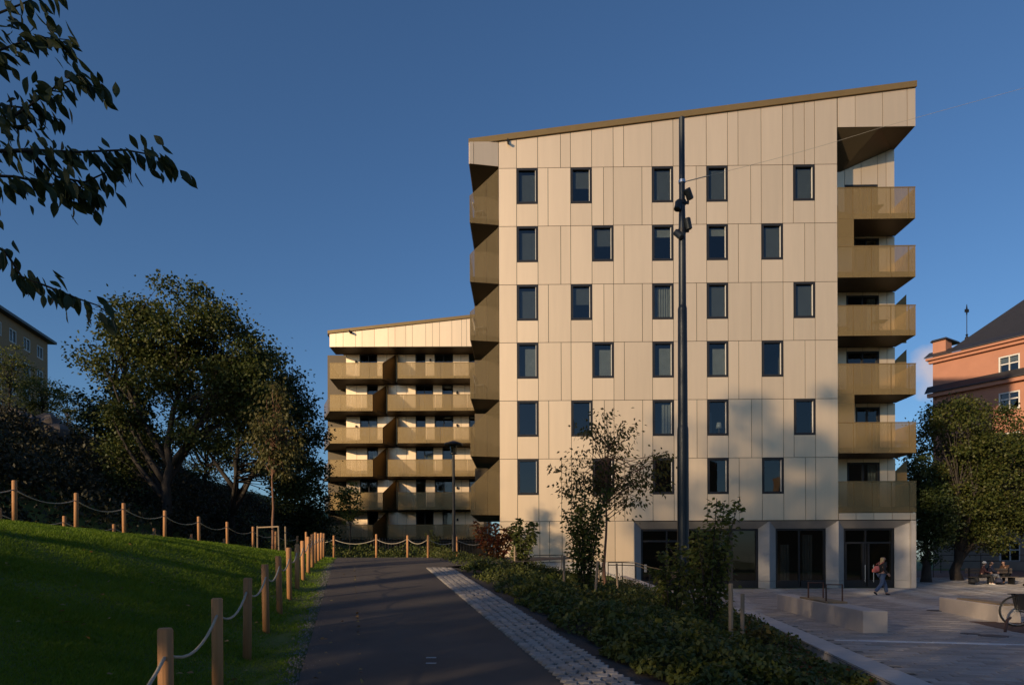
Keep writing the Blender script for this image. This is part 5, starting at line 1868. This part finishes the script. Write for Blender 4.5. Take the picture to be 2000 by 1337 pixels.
# ------------------------------------------------------------------ people
M['skin'] = pmat('skin', (.36, .21, .15), rough=.6, var=.05)
M['hair_b'] = pmat('blonde_hair', (.50, .36, .16), rough=.6, var=.3, scale=30, stretch=(6, 6, 1))
M['hair_d'] = pmat('dark_hair', (.03, .02, .015), rough=.6)
M['denim'] = pmat('blue_denim', (.06, .095, .17), rough=.85, var=.2, scale=12)
M['greyjean'] = pmat('grey_denim', (.17, .18, .20), rough=.85, var=.2, scale=12)
M['blackcloth'] = pmat('black_cloth', (.014, .014, .016), rough=.85, var=.2, scale=8)
M['navy'] = pmat('navy_cloth', (.02, .024, .05), rough=.85, var=.2, scale=8)
M['maroon'] = pmat('maroon_cloth', (.06, .022, .025), rough=.85, var=.2, scale=8)
M['browncloth'] = pmat('brown_cloth', (.085, .042, .022), rough=.85, var=.25, scale=8)
M['coral'] = pmat('coral_nylon', (.62, .15, .12), rough=.6, var=.12, scale=6)
M['whitecloth'] = pmat('white_cotton', (.55, .54, .51), rough=.85, var=.06)

def skin(name, V, E, Rr, mat, parent, levels=2):
    me = bpy.data.meshes.new(name)
    me.from_pydata([tuple(v) for v in V], E, [])
    tmp = bpy.data.objects.new('tmp', me)
    COL.objects.link(tmp)
    tmp.modifiers.new('s', 'SKIN')
    sv = me.skin_vertices[0].data
    for i, r_ in enumerate(Rr):
        rr_ = r_ if isinstance(r_, tuple) else (r_, r_)
        sv[i].radius = rr_
        sv[i].use_root = (i == 0)
    sb = tmp.modifiers.new('b', 'SUBSURF')
    sb.levels = sb.render_levels = levels
    dg = bpy.context.evaluated_depsgraph_get()
    out = bpy.data.meshes.new_from_object(tmp.evaluated_get(dg))
    bpy.data.objects.remove(tmp)
    out.materials.clear()
    return link(name, out, mat, parent, smooth=True)

def chain(points, radii, start=None, base=None):
    """list of vertices, edges, radii for one chain"""
    return points, [(i, i + 1) for i in range(len(points) - 1)], radii

def figure(root, J, jacket, trousers, hair, shoes, long_hair=False, jacket_name='jacket'):
    """J: joints in local metres; x to the figure's left... facing local +x"""
    V, E, Rr = [], [], []
    def v(p, r_):
        V.append(tuple(p))
        Rr.append(r_)
        return len(V) - 1
    pel = v(J['pelvis'], (.13, .11))
    wst = v(Vector(J['pelvis']).lerp(Vector(J['chest']), .5), (.115, .10))
    cst = v(J['chest'], (.14, .115))
    nk = v(J['neck'], .052)
    hd0 = v(Vector(J['neck']).lerp(Vector(J['head']), .5), .06)
    hd = v(J['head'], (.075, .09))
    up = (Vector(J['head']) - Vector(J['neck'])).normalized()
    hd2 = v(Vector(J['head']) + up * .085, (.062, .07))
    E += [(pel, wst), (wst, cst), (cst, nk), (nk, hd0), (hd0, hd), (hd, hd2)]
    for s_ in ('l', 'r'):
        sh_ = v(J['sho_' + s_], .062)
        el = v(J['elb_' + s_], .043)
        wr = v(J['wri_' + s_], .028)
        d = (Vector(J['wri_' + s_]) - Vector(J['elb_' + s_])).normalized()
        pa = v(Vector(J['wri_' + s_]) + d * .07, (.034, .018))
        E += [(cst, sh_), (sh_, el), (el, wr), (wr, pa)]
        hip = v(J['hip_' + s_], .085)
        kn = v(J['kne_' + s_], .058)
        an = v(J['ank_' + s_], .038)
        to = v(J['toe_' + s_], (.034, .026))
        E += [(pel, hip), (hip, kn), (kn, an), (an, to)]
    body = skin('body', V, E, Rr, M['skin'], root)
    # fingers: four unequal bent chains and a thumb for each hand
    for s_ in ('l', 'r'):
        d = (Vector(J['wri_' + s_]) - Vector(J['elb_' + s_])).normalized()
        palm = Vector(J['wri_' + s_]) + d * .085
        side_ = d.cross(Vector((0, 1, 0)))
        side_ = side_.normalized() if side_.length > .1 else Vector((1, 0, 0))
        curl = d.cross(side_).normalized()
        mb = MB()
        for k, ln in enumerate((.065, .075, .07, .055)):
            o_ = palm + side_ * (.021 * (k - 1.5))
            mb.tube([o_ - d * .02, o_ + d * ln * .5 + curl * .006, o_ + d * ln * .9 + curl * .03], [.009, .008, .006], 6)
        o_ = palm - d * .055 + side_ * .03
        mb.tube([o_ - side_ * .015, o_ + side_ * .022 + d * .03, o_ + side_ * .026 + d * .06 + curl * .012], [.011, .009, .007], 6)
        mb.build('fingers', M['skin'], body, smooth=True)
    # face
    hc = Vector(J['head'])
    fx = Vector(J.get('face', (1, 0, 0))).normalized()
    sd_ = Vector((0, 0, 1)).cross(fx)
    mb = MB()
    mb.tube([hc + fx * .082 + Vector((0, 0, .035)), hc + fx * .108 + Vector((0, 0, -.005)), hc + fx * .085 + Vector((0, 0, -.012))], [.006, .012, .008], 6)
    for q in (-1, 1):
        mb.tube([hc + sd_ * q * .078 + Vector((0, 0, .025)), hc + sd_ * q * .086 + Vector((0, 0, -.02))], [.014, .010], 6)
    mb.build('nose_and_ears', M['skin'], body, smooth=True)
    mb = MB()
    for q in (-1, 1):
        mb.lathe([(.001, -.008), (.009, 0), (.001, .008)], c=tuple(hc + fx * .085 + sd_ * q * .03 + Vector((0, 0, .03))), n=8)
    mb.tube([hc + fx * .083 + sd_ * -.022 + Vector((0, 0, -.042)), hc + fx * .088 + Vector((0, 0, -.045)), hc + fx * .083 + sd_ * .022 + Vector((0, 0, -.042))], .005, 5)
    mb.build('eyes_and_mouth', M['maroon'], body)
    # clothes follow the same skeleton, a little larger
    jv = [J['pelvis'], Vector(J['pelvis']).lerp(Vector(J['chest']), .5), J['chest'], Vector(J['chest']).lerp(Vector(J['neck']), .75)]
    je = [(0, 1), (1, 2), (2, 3)]
    jr = [(.155, .135), (.14, .125), (.162, .138), .075]
    for s_ in ('l', 'r'):
        i = len(jv)
        w_ = Vector(J['elb_' + s_]).lerp(Vector(J['wri_' + s_]), .93)
        jv += [J['sho_' + s_], J['elb_' + s_], w_]
        je += [(2, i), (i, i + 1), (i + 1, i + 2)]
        jr += [.08, .060, .046]
    skin(jacket_name, jv, je, jr, jacket, root)
    tv = [Vector(J['pelvis']) + Vector((0, 0, .05))]
    te, trr = [], [(.145, .125)]
    for s_ in ('l', 'r'):
        i = len(tv)
        tv += [J['hip_' + s_], J['kne_' + s_], Vector(J['kne_' + s_]).lerp(Vector(J['ank_' + s_]), .95)]
        te += [(0, i), (i, i + 1), (i + 1, i + 2)]
        trr += [.105, .082, .078]
    skin('trousers', tv, te, trr, trousers, root)
    for s_ in ('l', 'r'):
        a, t = Vector(J['ank_' + s_]), Vector(J['toe_' + s_])
        skin('shoe', [a - (t - a) * .35 + Vector((0, 0, -.03)), a + Vector((0, 0, -.03)), t], [(0, 1), (1, 2)], [(.045, .04), (.05, .045), (.045, .03)], shoes, root, 1)
    # hair cap, and long strands at the back when wanted
    if hair:
        back = -fx
        skin('hair', [hc + back * .015 + Vector((0, 0, .055)), hc + back * .045 + Vector((0, 0, .0)), hc + back * .06 + Vector((0, 0, -.09))] + ([hc + back * .10 + Vector((0, 0, -.22)), hc + back * .11 + Vector((0, 0, -.36))] if long_hair else []),
             [(0, 1), (1, 2)] + ([(2, 3), (3, 4)] if long_hair else []), [(.092, .095), (.09, .088), (.07, .07)] + ([(.085, .05), (.04, .03)] if long_hair else []), hair, root)
    return root

# the woman who walks across the plaza to the right
wp = at(1722, 1165, 29.0)
pz_ = zplaza(wp.x, 29.0) + .014
walker = thing('person', 'person with long blonde hair in black jacket and blue jeans striding past the glass doors', 'person', (wp.x, 29.0, pz_), R(8))
JW = dict(pelvis=(0, 0, .90), chest=(.03, 0, 1.24), neck=(.05, 0, 1.42), head=(.085, 0, 1.545), face=(1, -.1, 0),
          sho_l=(.03, .17, 1.36), elb_l=(.12, .22, 1.10), wri_l=(.30, .18, .98), sho_r=(.03, -.17, 1.36), elb_r=(-.05, -.23, 1.10), wri_r=(.12, -.22, .93),
          hip_l=(0, .09, .86), kne_l=(.22, .09, .49), ank_l=(.30, .09, .09), toe_l=(.46, .08, .045),
          hip_r=(-.01, -.09, .86), kne_r=(-.07, -.09, .48), ank_r=(-.38, -.09, .15), toe_r=(-.27, -.09, .035))
figure(walker, JW, M['blackcloth'], M['denim'], M['hair_b'], M['blackcloth'], True)
bp = thing('backpack', 'coral red backpack on the back of the walking person', 'backpack', (wp.x, 29.0, pz_), R(8))
skin('bag', [(-.23, -.02, 1.28), (-.25, -.02, 1.14), (-.23, -.02, .98)], [(0, 1), (1, 2)], [(.12, .085), (.15, .11), (.14, .10)], M['coral'], bp)
MB().tube([(-.16, -.10, 1.32), (.02, -.13, 1.44), (.15, -.12, 1.25), (-.02, -.13, 1.02)], .016, 6).tube([(-.16, .10, 1.32), (.02, .13, 1.44), (.15, .12, 1.25), (-.02, .13, 1.02)], .016, 6).build('strap', M['coral'], bp)
MB().hexa([(-.40, -.11, 1.0), (-.34, -.11, .98), (-.34, .07, .98), (-.40, .07, 1.0), (-.385, -.10, 1.13), (-.34, -.10, 1.13), (-.34, .06, 1.13), (-.385, .06, 1.13)]).build('front_pocket', M['coral'], bp)

# people sitting at the edge of the plaza on the right
def seated(px, Y, rz, label, jk, tr_, hr, sho, name=None, z=None, lean=0.0, cap=False):
    p = at(px, 1140, Y)
    zz = (zplaza(p.x, Y) if z is None else z)
    root = thing('person', label, 'person', (p.x, Y, zz), rz, 'people sitting at the edge of the plaza')
    J = dict(pelvis=(0, 0, .52), chest=(.06 + lean, 0, .86), neck=(.10 + lean * 1.4, 0, 1.04), head=(.14 + lean * 1.6, 0, 1.165), face=(1, 0, -.1),
             sho_l=(.07 + lean, .17, .98), elb_l=(.16 + lean, .22, .74), wri_l=(.36, .13, .66), sho_r=(.07 + lean, -.17, .98), elb_r=(.16 + lean, -.22, .74), wri_r=(.36, -.10, .68),
             hip_l=(.02, .09, .50), kne_l=(.42, .12, .52), ank_l=(.40, .12, .09), toe_l=(.54, .13, .04), hip_r=(.02, -.09, .50), kne_r=(.42, -.12, .52), ank_r=(.48, -.12, .09), toe_r=(.62, -.13, .04))
    figure(root, J, jk, tr_, hr, sho)
    if cap:
        h_ = Vector(J['head'])
        MB().lathe([(.105, .0), (.11, .04), (.085, .10), (.03, .13)], c=(h_.x - .01, h_.y, h_.z + .01), n=14).build('hat', M['whitecloth'], root, smooth=True)
    return root, zz
s1, z1 = seated(1917, 37.2, R(-25), 'seated person in white hat and maroon top beside the dark bags', M['maroon'], M['blackcloth'], M['hair_d'], M['whitecloth'], cap=True)
s2, z2 = seated(1931, 37.6, R(-20), 'seated person in navy jacket and grey jeans', M['navy'], M['greyjean'], M['hair_d'], M['blackcloth'])
s3, z3 = seated(1966, 38.2, R(200), 'seated person in brown coat turned away at far right', M['browncloth'], M['blackcloth'], M['hair_d'], M['blackcloth'], lean=.08)
pb = at(1912, 1140, 37.5)
bnch = thing('park_bench', 'dark slatted bench under the seated people', 'bench', (pb.x - .3, 37.62, z1), R(-4))
for k in range(4):
    MB().box(-.2, 2.3, -.24 + .13 * k, -.13 + .13 * k, .40, .44).build('slat', M['fence_bar'], bnch)
for k in range(2):
    MB().box(-.2, 2.3, .30, .33, .62 + .16 * k, .74 + .16 * k).build('slat', M['fence_bar'], bnch)
for x in (0, 1.0, 2.1):
    MB().box(x - .03, x + .03, -.22, .30, -.1, .395).box(x - .03, x + .03, .26, .295, .40, .92).build('leg', M['steel'], bnch)
def bag(px, Y, r_, h_, label, mat):
    p = at(px, 1140, Y)
    t = thing('bag', label, 'bag', (p.x, Y, zplaza(p.x, Y)), 0, 'bags by the seated people')
    skin('sack', [(0, 0, h_ * .25), (.02, 0, h_ * .6), (0, 0, h_ * .9)], [(0, 1), (1, 2)], [(r_, r_ * .8), (r_ * .95, r_ * .8), (r_ * .5, r_ * .4)], mat, t)
    MB().tube([(-.08, 0, h_ * .95), (-.05, 0, h_ * 1.2), (.05, 0, h_ * 1.2), (.08, 0, h_ * .95)], .012, 6).build('handle', mat, t)
bag(1898, 36.8, .24, .42, 'round black bag on the paving left of the seated people', M['blackcloth'])
bag(1907, 36.9, .17, .55, 'upright black bag between the round bag and the white hat', M['blackcloth'])
bag(1950, 36.9, .25, .45, 'dark navy bag on the paving right of the grey jeans', M['navy'])
